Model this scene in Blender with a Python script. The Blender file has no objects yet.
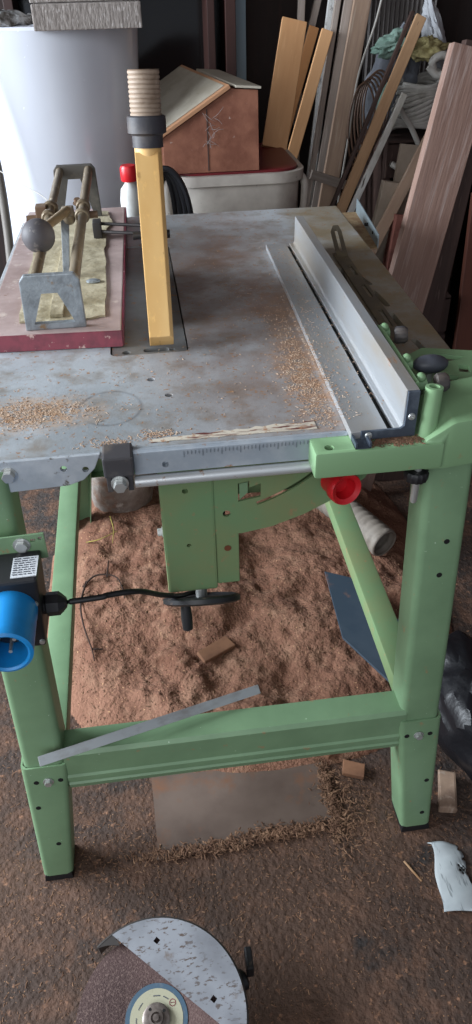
import bpy, bmesh, math, random
from mathutils import Vector, Matrix, noise
PI = math.pi
SC = bpy.context.scene
COL = SC.collection
random.seed(7)

# ------------------------------------------------------------------ materials
MATS = {}
def mat(name, base, rough=0.6, metal=0.0, layers=(), bump=0.0, bscale=60.0, stretch=(1, 1, 1), spec=0.5, wave=None, coat=0.0):
    """Principled material; layers = (scale, colour, low, high, detail[, stretch][, roughness])"""
    if name in MATS: return MATS[name]
    m = bpy.data.materials.new(name); m.use_nodes = True
    nt = m.node_tree; N = nt.nodes; L = nt.links
    b = N['Principled BSDF']
    b.inputs['Roughness'].default_value = rough
    b.inputs['Metallic'].default_value = metal
    b.inputs['Specular IOR Level'].default_value = spec
    b.inputs['Coat Weight'].default_value = coat
    tc = N.new('ShaderNodeTexCoord')
    def mapped(s):
        mp = N.new('ShaderNodeMapping'); mp.inputs['Scale'].default_value = s
        L.new(tc.outputs['Object'], mp.inputs['Vector']); return mp.outputs['Vector']
    col = None
    rgb = N.new('ShaderNodeRGB'); rgb.outputs[0].default_value = (*base, 1); col = rgb.outputs[0]
    rv = None
    for i, ly in enumerate(layers):
        sc, c, lo, hi, det = ly[:5]
        st = ly[5] if len(ly) > 5 and ly[5] else stretch
        nz = N.new('ShaderNodeTexNoise'); nz.inputs['Scale'].default_value = sc; nz.inputs['Detail'].default_value = det
        nz.inputs['Roughness'].default_value = 0.62
        off = N.new('ShaderNodeVectorMath'); off.operation = 'ADD'; off.inputs[1].default_value = (i*3.7, i*1.3, i*5.1)
        L.new(mapped(st), off.inputs[0]); L.new(off.outputs[0], nz.inputs['Vector'])
        mr = N.new('ShaderNodeMapRange'); mr.inputs['From Min'].default_value = lo; mr.inputs['From Max'].default_value = hi
        L.new(nz.outputs['Fac'], mr.inputs['Value'])
        mx = N.new('ShaderNodeMix'); mx.data_type = 'RGBA'
        L.new(mr.outputs[0], mx.inputs[0]); L.new(col, mx.inputs[6]); mx.inputs[7].default_value = (*c, 1)
        col = mx.outputs[2]
        if len(ly) > 6:
            mf = N.new('ShaderNodeMix'); mf.data_type = 'FLOAT'
            L.new(mr.outputs[0], mf.inputs[0])
            if rv is None: mf.inputs[2].default_value = rough
            else: L.new(rv, mf.inputs[2])
            mf.inputs[3].default_value = ly[6]; rv = mf.outputs[0]
    if rv is not None: L.new(rv, b.inputs['Roughness'])
    if wave:
        wv = N.new('ShaderNodeTexWave'); wv.wave_type = 'BANDS'; wv.bands_direction = wave[0]
        wv.inputs['Scale'].default_value = wave[1]; wv.inputs['Distortion'].default_value = wave[2]
        wv.inputs['Detail'].default_value = 3; wv.inputs['Detail Scale'].default_value = 1.2
        L.new(mapped(stretch), wv.inputs['Vector'])
        mr = N.new('ShaderNodeMapRange'); mr.inputs['To Max'].default_value = wave[4]; L.new(wv.outputs['Fac'], mr.inputs['Value'])
        mx = N.new('ShaderNodeMix'); mx.data_type = 'RGBA'
        L.new(mr.outputs[0], mx.inputs[0]); L.new(col, mx.inputs[6]); mx.inputs[7].default_value = (*wave[3], 1); col = mx.outputs[2]
    L.new(col, b.inputs['Base Color'])
    if bump:
        nz = N.new('ShaderNodeTexNoise'); nz.inputs['Scale'].default_value = bscale; nz.inputs['Detail'].default_value = 6
        L.new(mapped(stretch), nz.inputs['Vector'])
        bp = N.new('ShaderNodeBump'); bp.inputs['Strength'].default_value = bump; bp.inputs['Distance'].default_value = 0.01
        L.new(nz.outputs['Fac'], bp.inputs['Height']); L.new(bp.outputs[0], b.inputs['Normal'])
    m['colsock'] = 1
    MATS[name] = m
    return m

def H(s):
    s = s.lstrip('#'); v = [int(s[i:i+2], 16)/255 for i in (0, 2, 4)]
    return tuple(x/12.92 if x <= .04045 else ((x+.055)/1.055)**2.4 for x in v)

DUST = H('a87850')
M_green = mat('green_paint', H('789673'), .45, layers=[(9, H('6d8a69'), .4, .7, 4), (55, H('9a7f5c'), .66, .74, 5), (160, H('c0d4bb'), .74, .78, 2)])
M_green_dk = mat('green_paint_dusty', H('6f8f66'), .55, layers=[(7, H('7d8a60'), .4, .65, 5), (60, H('9a7f5c'), .62, .72, 5)])
M_green_bright = mat('green_paint_clean', H('80a279'), .4, layers=[(60, H('a08560'), .68, .76, 4)])
M_steel_top = mat('galvanised_top', H('a9adb0'), .42, .35, layers=[])
M_alu = mat('aluminium', H('b6b9bc'), .38, .55, layers=[(14, H('b3aca2'), .45, .7, 4), (60, DUST, .64, .74, 5, None, .8)], stretch=(1, .25, 1))
M_alu_end = mat('aluminium_end_dark', H('4a5360'), .45, .4, layers=[(30, H('6a7480'), .5, .7, 4)])
M_alu_cast = mat('cast_aluminium', H('9aa1a6'), .5, .5, layers=[(30, H('7f8488'), .45, .65, 5), (50, H('8c7458'), .62, .72, 4)], bump=.15, bscale=120)
M_steel = mat('bright_steel', H('b9bcbe'), .32, .8, layers=[(40, H('8d8a84'), .5, .7, 3)])
M_zinc = mat('zinc_bolt', H('c4c6c4'), .35, .7)
M_black = mat('black_plastic', H('1d1d20'), .45, layers=[(50, H('5e5046'), .64, .75, 4)])
M_black_dusty = mat('dusty_black_plastic', H('3f3d40'), .6, layers=[(20, H('6a6058'), .5, .75, 4)])
M_rubber = mat('black_rubber', H('17171a'), .5)
M_hole = mat('recess_shade', H('0c0c0c'), .9)  # near-black colour that stands in for shade inside holes and slots
M_tube = mat('aged_steel_tube', H('8c7f6b'), .45, .35, layers=[(14, H('6e5f4c'), .4, .65, 4), (50, H('b5a78d'), .6, .72, 4)], stretch=(1, .4, 1))
M_laminate = mat('worn_laminate', H('b5a19d'), .55, layers=[(6, H('8e7974'), .4, .65, 5), (30, H('c2b3aa'), .58, .7, 5), (50, H('7c5b52'), .66, .74, 4)])
M_redply = mat('dark_red_edge', H('7d2b3c'), .5, layers=[(30, H('5e1f2e'), .45, .65, 5), (70, H('b99a92'), .63, .7, 4)])
M_pad = mat('stained_board', H('b3a98f'), .8, layers=[(9, H('8a7f64'), .45, .65, 5), (24, H('c4bba0'), .56, .7, 5)], bump=.3, bscale=50)
M_yellow = mat('yellow_painted_wood', H('e6bd7e'), .5, layers=[(7, H('d8a866'), .45, .7, 4), (40, H('9a6a3a'), .66, .76, 5), (110, H('efc27a'), .6, .75, 3)], stretch=(1, .2, .5))
M_hose = mat('beige_hose', H('a08d7c'), .6, layers=[(30, H('84705f'), .5, .7, 3)])
M_hosegrey = mat('grey_hose', H('8b8278'), .65, layers=[(20, H('6f665c'), .5, .7, 3)])
M_red = mat('red_plastic', H('c41822'), .38, layers=[(60, H('a81a22'), .6, .7, 3)])
M_redrim = mat('dark_red_plastic', H('6e1c22'), .4)
M_blue = mat('blue_plastic', H('1b8bd2'), .35, layers=[(20, H('157ab8'), .5, .7, 3), (90, H('8cb8cc'), .7, .78, 3)])
M_white = mat('white_plastic', H('d6d8d6'), .4, layers=[(8, H('b8b6b0'), .5, .7, 4)])
M_drum = mat('glossy_white_enamel', H('d2d6e0'), .22, layers=[(3, H('c8ccd6'), .4, .7, 3), (90, H('e8ecf4'), .74, .78, 2)], coat=.3)
M_bin = mat('grey_white_plastic', H('c2bbb2'), .5, layers=[(6, H('9a918a'), .4, .7, 4), (60, H('6e625a'), .68, .76, 4)])
M_block = mat('grey_foam_block', H('8a827d'), .9, layers=[(60, H('7c746f'), .45, .6, 4), (160, H('a39c98'), .55, .65, 2)], bump=.4, bscale=150, stretch=(1, 1, .35))
M_boxred = mat('red_brown_board', H('8f5d48'), .7, layers=[(12, H('754634'), .42, .65, 5), (70, H('b5a8a0'), .69, .76, 4)], bump=.1)
M_cream = mat('cream_panel', H('b7b0a2'), .6, layers=[(10, H('a59c8c'), .45, .65, 4), (50, H('8e8576'), .66, .74, 4)])
M_creamedge = mat('raw_wood_edge', H('b98a68'), .7)
M_orange = mat('orange_pine', H('dba878'), .6, layers=[(3, H('c89262'), .4, .65, 5), (20, H('e0b080'), .55, .7, 4)], stretch=(3, 3, .4))
M_orange2 = mat('darker_pine', H('a87548'), .6, layers=[(3, H('8f5f38'), .4, .65, 5)], stretch=(3, 3, .4))
M_tan = mat('tan_lath', H('bf9a76'), .65, layers=[(4, H('8f6a4a'), .4, .65, 5), (30, H('6a4c36'), .66, .74, 3)], stretch=(3, 3, .4))
M_greywood = mat('weathered_grey_wood', H('9c8f86'), .75, layers=[(4, H('72665f'), .4, .62, 6), (25, H('a89c94'), .56, .7, 4)], stretch=(4, 4, .3))
M_brownwood = mat('brown_grey_wood', H('a88d78'), .72, layers=[(3, H('7b6455'), .4, .62, 6), (20, H('a99686'), .56, .7, 4)], stretch=(4, 4, .3))
M_redwood = mat('reddish_brown_oak', H('9a7d70'), .7, layers=[(2.4, H('82655a'), .38, .62, 6), (22, H('a8928a'), .52, .68, 5)], stretch=(5, 5, .35), wave=('X', 9, 5, H('7d645c'), .22), bump=.15, bscale=30)
M_darkwood = mat('dark_stained_wood', H('4c3832'), .65, layers=[(3, H('33231f'), .4, .62, 5), (30, H('6d5850'), .6, .72, 4)], stretch=(4, 4, .35))
M_whitewood = mat('chipped_white_paint', H('dcdcda'), .55, layers=[(18, H('4b4038'), .57, .62, 5), (8, H('a9a59c'), .45, .65, 4)], stretch=(2, 2, .6))
M_wall = mat('dark_wall_boards', H('1f1614'), .85, layers=[(2, H('241714'), .4, .6, 4), (14, H('2e1d19'), .55, .75, 4)], stretch=(3, 3, .4), bump=.1)
M_wallr = mat('dark_red_brown_boards', H('3a211c'), .8, layers=[(2, H('27130f'), .4, .6, 4), (14, H('5a342a'), .55, .75, 4)], stretch=(3, 3, .4))
M_ceiling = mat('dark_ceiling', H('5d544c'), .9)
M_concrete = mat('stained_plaster', H('9a8f88'), .85, layers=[(6, H('6b5a50'), .45, .62, 5), (20, H('b4aaa2'), .55, .68, 5), (9, H('8a6048'), .58, .72, 4)], bump=.4, bscale=30)
M_cable = mat('black_cable', H('14151a'), .35)
M_wcable = mat('white_pvc_cable', H('b9b6b0'), .5, layers=[(20, H('98948c'), .5, .7, 3)])
M_cord = mat('pale_cord', H('a8a49e'), .6)
M_bag = mat('grey_cloth', H('6c7078'), .85, layers=[(8, H('575a63'), .4, .65, 4)], bump=.3, bscale=40)
M_greencloth = mat('pale_green_cloth', H('8aa398'), .85, layers=[(10, H('6d8a7e'), .4, .65, 4)], bump=.3, bscale=40)
M_yellowcloth = mat('yellow_glove_fabric', H('a89e70'), .9, layers=[(20, H('847850'), .4, .65, 4)], bump=.4)
M_corr = mat('grey_corrugated_plastic', H('6f6a68'), .6)
M_slate = mat('blue_grey_sheet', H('33404c'), .5, layers=[(6, H('414c56'), .45, .7, 4), (9, H('8a6048'), .62, .75, 5)])
M_mat = mat('worn_brown_hardboard', H('6a5a50'), .7, layers=[(5, H('57473e'), .4, .65, 5), (14, H('74503a'), .55, .72, 5)])
M_shaving = mat('wood_shavings', H('7d5d47'), .9, layers=[(40, H('5f4332'), .4, .6, 3), (90, H('a07e62'), .55, .75, 2)])
M_shaving_pale = mat('pale_sawdust', H('c0a892'), .9, layers=[(60, H('a98467'), .4, .6, 3)])
M_chipw = mat('brown_offcut', H('8a6248'), .8, layers=[(12, H('6d4a36'), .4, .65, 4)])
M_bagblack = mat('black_film', H('141418'), .38, bump=.35, bscale=25)
M_paper = mat('grey_newsprint', H('b3b9bb'), .8, layers=[(8, H('9ca3a6'), .45, .65, 4), (40, H('7e8486'), .58, .66, 2, (4, .6, 1))])
M_label = mat('label_paper', H('c5c8cc'), .6)
M_ink = mat('label_ink', H('50545c'), .7)
M_disc = mat('abrasive_disc', H('5c4744'), .9, layers=[(6, H('4c3a38'), .4, .65, 4), (300, H('74605a'), .5, .7, 2)], bump=.3, bscale=400)
M_guard = mat('scratched_guard_steel', H('a4a7ae'), .42, .4, layers=[(90, H('6a5c54'), .56, .62, 8, (1, 2.2, 1)), (18, H('857870'), .62, .68, 6), (9, H('86888e'), .4, .65, 4)])
M_guard_dk = mat('dark_guard_rim', H('4a4644'), .5, .5)
M_bluering = mat('blue_label_ring', H('40586a'), .6, layers=[(50, H('5c6670'), .5, .65, 4)])
M_creamring = mat('cream_label_ring', H('a5a28a'), .6, layers=[(60, H('8f8c74'), .6, .7, 4)])
M_nut = mat('worn_steel_nut', H('6f6560'), .42, .6, layers=[(50, H('8b817a'), .5, .65, 3)])
M_cardboard = mat('cardboard', H('96887a'), .8, layers=[(8, H('857566'), .45, .65, 4)])
M_brick = mat('red_brick', H('7a4a40'), .85, layers=[(20, H('633a32'), .45, .65, 4)], bump=.2)
M_foil = mat('crumpled_foil', H('a0a2a4'), .4, .5, layers=[(40, H('54504c'), .45, .6, 4)], bump=.8, bscale=60)
M_bluestrip = mat('light_blue_frame', H('8fa6b4'), .5)
M_glassdark = mat('dark_glass', H('0d0a0a'), .12)
M_jar = mat('dim_jar', H('4a4038'), .3)

def top_material():
    m = M_steel_top; nt = m.node_tree; N = nt.nodes; L = nt.links; b = N['Principled BSDF']
    tc = N.new('ShaderNodeTexCoord'); sep = N.new('ShaderNodeSeparateXYZ'); L.new(tc.outputs['Object'], sep.inputs[0])
    def math_(op, a, c=None, clamp=False):
        n = N.new('ShaderNodeMath'); n.operation = op; n.use_clamp = clamp
        for i, v in enumerate((a, c)):
            if v is None: continue
            if isinstance(v, (int, float)): n.inputs[i].default_value = v
            else: L.new(v, n.inputs[i])
        return n.outputs[0]
    def noi(s, d, st=(1, 1, 1), r=.6):
        mp = N.new('ShaderNodeMapping'); mp.inputs['Scale'].default_value = st; L.new(tc.outputs['Object'], mp.inputs[0])
        n = N.new('ShaderNodeTexNoise'); n.inputs['Scale'].default_value = s; n.inputs['Detail'].default_value = d; n.inputs['Roughness'].default_value = r
        L.new(mp.outputs[0], n.inputs['Vector']); return n.outputs['Fac']
    def rng(v, lo, hi, a=0., c=1.):
        n = N.new('ShaderNodeMapRange'); n.inputs[1].default_value = lo; n.inputs[2].default_value = hi; n.inputs[3].default_value = a; n.inputs[4].default_value = c
        L.new(v, n.inputs[0]); return n.outputs[0]
    def mix(f, a, c):
        n = N.new('ShaderNodeMix'); n.data_type = 'RGBA'; L.new(f, n.inputs[0])
        if isinstance(a, tuple): n.inputs[6].default_value = (*a, 1)
        else: L.new(a, n.inputs[6])
        n.inputs[7].default_value = (*c, 1); return n.outputs[2]
    col = mix(rng(noi(5, 5), .35, .65), H('c0c6cb'), H('9fa5a9'))
    col = mix(rng(noi(22, 6), .48, .68, 0, .7), col, H('8a7e70'))
    # brown dust film in the middle of the sheet
    cx = math_('SUBTRACT', sep.outputs[0], .17); cy = math_('SUBTRACT', sep.outputs[1], 1.35)
    d = math_('SQRT', math_('ADD', math_('MULTIPLY', math_('MULTIPLY', cx, cx), 9.0), math_('MULTIPLY', math_('MULTIPLY', cy, cy), 1.1)))
    zone = rng(d, .15, .75, 1, 0)
    f = math_('MULTIPLY', zone, rng(noi(9, 7), .34, .58, .35, 1))
    col = mix(f, col, H('84695a'))
    # olive-brown dust beyond the fence, its colour also darkening the shaded side
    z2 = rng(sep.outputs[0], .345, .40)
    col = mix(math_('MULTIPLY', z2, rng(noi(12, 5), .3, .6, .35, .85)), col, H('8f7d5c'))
    # fine sawdust specks
    col = mix(rng(noi(130, 3), .61, .68, 0, .85), col, H('a47a55'))
    def blob(x0, y0, rx, ry, strength=1.):
        a = math_('DIVIDE', math_('SUBTRACT', sep.outputs[0], x0), rx); c = math_('DIVIDE', math_('SUBTRACT', sep.outputs[1], y0), ry)
        return math_('MULTIPLY', rng(math_('ADD', math_('MULTIPLY', a, a), math_('MULTIPLY', c, c)), .1, 1.6, 1, 0), strength)
    for (x0, y0, rx, ry, s, c) in [(-.18, .955, .10, .05, 1.1, 'c0a286'), (.232, 1.0, .045, .16, 1.1, 'b39078'), (.25, 1.2, .04, .2, .7, 'a3846e'), (.2, 1.35, .05, .1, .5, '987460')]:
        f = math_('MULTIPLY', blob(x0, y0, rx, ry, s), rng(noi(70, 8, r=.75), .42, .56))
        col = mix(f, col, H(c))
    # ring stain
    a = math_('DIVIDE', math_('SUBTRACT', sep.outputs[0], -.065), .044); c = math_('DIVIDE', math_('SUBTRACT', sep.outputs[1], .955), .05)
    rr = math_('SQRT', math_('ADD', math_('MULTIPLY', a, a), math_('MULTIPLY', c, c)))
    ring = rng(math_('ABSOLUTE', math_('SUBTRACT', rr, 1.0)), .0, .09, 1, 0)
    col = mix(math_('MULTIPLY', ring, rng(noi(12, 3), .4, .6, .1, .75)), col, H('6a6a6c'))
    L.new(col, b.inputs['Base Color'])
    L.new(rng(noi(14, 5), .3, .7, .36, .62), b.inputs['Roughness'])
    b.inputs['Metallic'].default_value = .25
    bp = N.new('ShaderNodeBump'); bp.inputs['Strength'].default_value = .12; bp.inputs['Distance'].default_value = .004
    L.new(noi(80, 6), bp.inputs['Height']); L.new(bp.outputs[0], b.inputs['Normal'])
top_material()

def floor_material():
    m = mat('dusty_concrete_floor', H('332924'), .85,
            layers=[(3, H('3c3532'), .4, .62, 6), (2.2, H('4d382c'), .40, .58, 8), (16, H('5a4133'), .50, .60, 8), (60, H('86614a'), .60, .68, 6), (7, H('2c2624'), .60, .68, 6), (200, H('a87c56'), .68, .72, 2)], bump=.7, bscale=90)
    return m
M_floor = floor_material()
M_pile = mat('sawdust_heap', H('8c6450'), .95, layers=[(4, H('6f4a38'), .38, .62, 6), (18, H('94705a'), .50, .70, 6), (70, H('6a4838'), .60, .72, 4), (200, H('c79c74'), .66, .72, 2)], bump=.6, bscale=150)

# ------------------------------------------------------------------ geometry helpers
def link(o, parent=None):
    COL.objects.link(o)
    if parent is not None:
        o.parent = parent
        mw = parent_world(parent)
        o.matrix_parent_inverse = mw.inverted()
    return o
WORLD = {}
def parent_world(p):
    return WORLD.get(p.name, Matrix.Identity(4))
def obj(name, bm, m, parent=None, smooth=False, loc=None):
    me = bpy.data.meshes.new(name)
    bmesh.ops.recalc_face_normals(bm, faces=bm.faces)
    if loc is not None: bmesh.ops.translate(bm, verts=bm.verts, vec=-Vector(loc))
    bm.to_mesh(me); bm.free()
    if smooth:
        for p in me.polygons: p.use_smooth = True
        try: me.set_sharp_from_angle(angle=math.radians(smooth if smooth > 1 else 38))
        except Exception: pass
    for mm in (m if isinstance(m, (list, tuple)) else [m]): me.materials.append(mm)
    o = bpy.data.objects.new(name, me)
    W = Matrix.Translation(Vector(loc)) if loc is not None else Matrix.Identity(4)
    if parent is None:
        COL.objects.link(o); o.matrix_world = W; o.location = W.translation; WORLD[o.name] = W
    else:
        link(o, parent); o.location = W.translation; WORLD[o.name] = W
    return o
def thing(name, label, cat, loc=(0, 0, 0), group=None):
    o = bpy.data.objects.new(name, None); COL.objects.link(o); o.location = loc; o.empty_display_size = .05
    WORLD[o.name] = Matrix.Translation(Vector(loc))
    o['label'] = label; o['category'] = cat
    if group: o['group'] = group
    return o
def tag(o, label, cat, group=None, kind=None):
    o['label'] = label; o['category'] = cat
    if group: o['group'] = group
    if kind: o['kind'] = kind
    return o
def struct(o): o['kind'] = 'structure'; return o
BM = bmesh.new
def bevel(bm, w, seg=2, geom=None):
    if w <= 0: return
    bmesh.ops.bevel(bm, geom=geom if geom else list(bm.edges), offset=w, segments=seg, profile=.6, affect='EDGES', clamp_overlap=True)
def box(x0, x1, y0, y1, z0, z1, bv=0, bm=None, seg=2):
    t = BM()
    vs = [t.verts.new((x, y, z)) for x in (x0, x1) for y in (y0, y1) for z in (z0, z1)]
    for f in ((0, 1, 3, 2), (4, 6, 7, 5), (0, 4, 5, 1), (2, 3, 7, 6), (0, 2, 6, 4), (1, 5, 7, 3)): t.faces.new([vs[i] for i in f])
    bmesh.ops.recalc_face_normals(t, faces=t.faces)
    bevel(t, bv, seg)
    return merge(bm, t)
def merge(bm, t):
    if bm is None: return t
    me = bpy.data.meshes.new('tmp'); t.to_mesh(me); bm.from_mesh(me); bpy.data.meshes.remove(me); t.free(); return bm
def hexa(bot, top, bv=0, bm=None, seg=2):
    """solid between two 4-point polygons"""
    return loft([bot, top], bv=bv, bm=bm, seg=seg)
def loft(secs, bv=0, bm=None, cap=True, seg=2):
    t = BM(); rings = [[t.verts.new(Vector(p)) for p in s] for s in secs]
    n = len(rings[0])
    for a, b in zip(rings, rings[1:]):
        for i in range(n): t.faces.new((a[i], a[(i+1) % n], b[(i+1) % n], b[i]))
    if cap: t.faces.new(list(reversed(rings[0]))); t.faces.new(rings[-1])
    bmesh.ops.recalc_face_normals(t, faces=t.faces)
    bevel(t, bv, seg)
    return merge(bm, t)
def prism(pts, vec, bv=0, bm=None, seg=2):
    v = Vector(vec); return loft([pts, [Vector(p)+v for p in pts]], bv=bv, bm=bm, seg=seg)
def frame(d):
    d = Vector(d).normalized(); up = Vector((0, 0, 1)) if abs(d.z) < .95 else Vector((0, 1, 0))
    a = d.cross(up).normalized(); b = a.cross(d).normalized(); return a, b, d
def cyl(p0, p1, r, r1=None, n=24, bm=None, bv=0, cap=True):
    p0, p1 = Vector(p0), Vector(p1); r1 = r if r1 is None else r1
    a, b, d = frame(p1-p0)
    s = lambda p, q: [p+(a*math.cos(2*PI*i/n)+b*math.sin(2*PI*i/n))*q for i in range(n)]
    return loft([s(p0, r), s(p1, r1)], bm=bm, cap=cap, bv=bv)
def tube(pts, r, n=10, bm=None, closed=False, smooth=True, cap=True):
    pts = [Vector(p) for p in pts]
    rr = r if isinstance(r, (list, tuple)) else [r]*len(pts)
    t = BM(); rings = []; prev = None
    for i, p in enumerate(pts):
        if closed: d = pts[(i+1) % len(pts)]-pts[i-1]
        else: d = pts[min(i+1, len(pts)-1)]-pts[max(i-1, 0)]
        d.normalize()
        if prev is None: a, b, _ = frame(d)
        else:
            a = prev-d*prev.dot(d); a.normalize(); b = d.cross(a)
        prev = a
        rings.append([t.verts.new(p+(a*math.cos(2*PI*k/n)+b*math.sin(2*PI*k/n))*rr[i]) for k in range(n)])
    m = len(rings)
    for i in range(m if closed else m-1):
        A, B = rings[i], rings[(i+1) % m]
        for k in range(n): t.faces.new((A[k], A[(k+1) % n], B[(k+1) % n], B[k]))
    if not closed and cap: t.faces.new(list(reversed(rings[0]))); t.faces.new(rings[-1])
    return merge(bm, t)
def catmull(P, k=8):
    P = [Vector(p) for p in P]; out = []
    Q = [P[0]*2-P[1]]+P+[P[-1]*2-P[-2]]
    for i in range(1, len(Q)-2):
        for j in range(k):
            t = j/k; a, b, c, d = Q[i-1], Q[i], Q[i+1], Q[i+2]
            out.append(.5*((2*b)+(c-a)*t+(2*a-5*b+4*c-d)*t*t+(3*b-a-3*c+d)*t**3))
    out.append(P[-1]); return out
def lathe(prof, origin, axis=(0, 0, 1), n=40, bm=None):
    """prof = (radius, height) list along axis; closed ends when r==0"""
    o = Vector(origin); a, b, d = frame(axis); t = BM(); rings = []
    for r, h in prof:
        if r < 1e-6: rings.append([t.verts.new(o+d*h)])
        else: rings.append([t.verts.new(o+d*h+(a*math.cos(2*PI*i/n)+b*math.sin(2*PI*i/n))*r) for i in range(n)])
    for A, B in zip(rings, rings[1:]):
        for i in range(n):
            j = (i+1) % n
            if len(A) == 1 and len(B) == 1: continue
            if len(A) == 1: t.faces.new((A[0], B[j], B[i]))
            elif len(B) == 1: t.faces.new((A[i], A[j], B[0]))
            else: t.faces.new((A[i], A[j], B[j], B[i]))
    return merge(bm, t)
def sphere(c, r, n=24, bm=None, sc=(1, 1, 1)):
    t = BM(); bmesh.ops.create_uvsphere(t, u_segments=n, v_segments=n//2, radius=1)
    bmesh.ops.transform(t, matrix=Matrix.Translation(Vector(c)) @ Matrix.Diagonal((r*sc[0], r*sc[1], r*sc[2], 1)), verts=t.verts)
    return merge(bm, t)
def ring(c, axis, R, r, n=32, m=8, bm=None):
    a, b, d = frame(axis); c = Vector(c)
    return tube([c+(a*math.cos(2*PI*i/n)+b*math.sin(2*PI*i/n))*R for i in range(n)], r, n=m, closed=True, bm=bm)
def cut(o, cutters):
    """subtract a list of bmesh solids from the object's mesh, then drop the cutters"""
    cb = BM()
    for c in cutters: merge(cb, c)
    bmesh.ops.recalc_face_normals(cb, faces=cb.faces)
    me = bpy.data.meshes.new('cutter'); cb.to_mesh(me); cb.free()
    co = bpy.data.objects.new('cutter', me); COL.objects.link(co)
    keep = (o.parent, o.matrix_parent_inverse.copy(), o.location.copy())
    o.parent = None; o.location = WORLD[o.name].translation
    md = o.modifiers.new('b', 'BOOLEAN'); md.object = co; md.operation = 'DIFFERENCE'; md.solver = 'EXACT'; md.use_self = True
    bpy.context.view_layer.update()
    dg = bpy.context.evaluated_depsgraph_get(); ev = o.evaluated_get(dg)
    new = bpy.data.meshes.new_from_object(ev)
    o.modifiers.remove(md)
    if len(new.polygons) > 3: o.data = new
    bpy.data.objects.remove(co); bpy.data.meshes.remove(me)
    o.parent, o.matrix_parent_inverse, o.location = keep
    return o
def hexbolt(name, c, axis, r, h, m, parent, washer=True):
    a, b, d = frame(axis); c = Vector(c); t = BM()
    if washer: cyl(c, c+d*.0015, r*1.35, n=20, bm=t)
    s = lambda q, rr: [q+(a*math.cos(PI/3*i)+b*math.sin(PI/3*i))*rr for i in range(6)]
    loft([s(c+d*.0015, r), s(c+d*h, r)], bm=t, bv=r*.08)
    return obj(name, t, m, parent)
def flakes(name, spots, m, zf, smin=.001, smax=.004, seed=1, long=1.6):
    """many tiny bits; spots = (x, y, sx, sy, n)"""
    R = random.Random(seed); t = BM()
    for (x0, y0, sx, sy, n) in spots:
        for _ in range(n):
            x = R.gauss(x0, sx); y = R.gauss(y0, sy); z = zf(x, y)
            if z is None: continue
            s = R.uniform(smin, smax); a = R.uniform(0, 2*PI); l = s*R.uniform(1, long)
            u = Vector((math.cos(a), math.sin(a), R.uniform(-.3, .3)))*l; v = Vector((-math.sin(a), math.cos(a), R.uniform(-.3, .3)))*s*.6
            c = Vector((x, y, z+s*.25)); w = Vector((0, 0, s*.35))
            P = [t.verts.new(c+q) for q in (-u-v, u-v*.6, u*.8+v, -u*.7+v)]; T = t.verts.new(c+w)
            t.faces.new(P)
            for i in range(4): t.faces.new((P[i], P[(i+1) % 4], T))
    return obj(name, t, m)
def plank(name, p0, p1, w, th, m, label, cat='plank', group=None, wdir=(1, 0, 0), bv=.002, seed=0, parts=None):
    """straight board from p0 to p1: own axis = local Z"""
    p0, p1 = Vector(p0), Vector(p1); d = (p1-p0); Lh = d.length; d.normalize()
    u = Vector(wdir); u = (u-d*u.dot(d)).normalized(); v = d.cross(u)
    t = box(-w/2, w/2, 0, th, 0, Lh, bv)
    me = bpy.data.meshes.new(name); t.to_mesh(me); t.free(); me.materials.append(m)
    o = bpy.data.objects.new(name, me); COL.objects.link(o)
    M = Matrix((( u.x, v.x, d.x, p0.x), (u.y, v.y, d.y, p0.y), (u.z, v.z, d.z, p0.z), (0, 0, 0, 1)))
    o.matrix_world = M; WORLD[o.name] = M
    tag(o, label, cat, group); return o

# ------------------------------------------------------------------ floor and room
def gridmesh(x0, x1, y0, y1, nx, ny, f):
    t = BM(); V = [[t.verts.new((x0+(x1-x0)*i/nx, y0+(y1-y0)*j/ny, 0)) for i in range(nx+1)] for j in range(ny+1)]
    for row in V:
        for v in row: v.co.z = f(v.co.x, v.co.y)
    for j in range(ny):
        for i in range(nx): t.faces.new((V[j][i], V[j][i+1], V[j+1][i+1], V[j+1][i]))
    return t
struct(obj('floor', box(-3, 2.2, -2, 3.1, -.1, 0), M_floor))
struct(obj('wall_back', box(-3, 2.3, 3.1, 3.2, 0, 2.7), M_wall))
struct(obj('wall_right', box(1.32, 1.42, .3, 3.1, 0, 2.7), M_wallr))
struct(obj('ceiling', box(-3, 2.3, -.2, 3.1, 2.7, 2.8), M_ceiling))
t = box(-3.1, -3, -2, .2, 0, 2.7); box(-3.1, -3, 2.9, 3.1, 0, 2.7, bm=t); box(-3.1, -3, .2, 2.9, 0, .55, bm=t); box(-3.1, -3, .2, 2.9, 2.45, 2.7, bm=t)
struct(obj('wall_left', t, M_wall))
# window in the left wall
t = BM()
for y0, y1 in ((.2, .26), (2.84, 2.9), (1.52, 1.58)): box(-3.08, -3.02, y0, y1, .55, 2.45, bm=t)
for z0, z1 in ((.55, .61), (2.39, 2.45)): box(-3.08, -3.02, .2, 2.9, z0, z1, bm=t)
struct(obj('window_1', t, M_whitewood))

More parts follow.
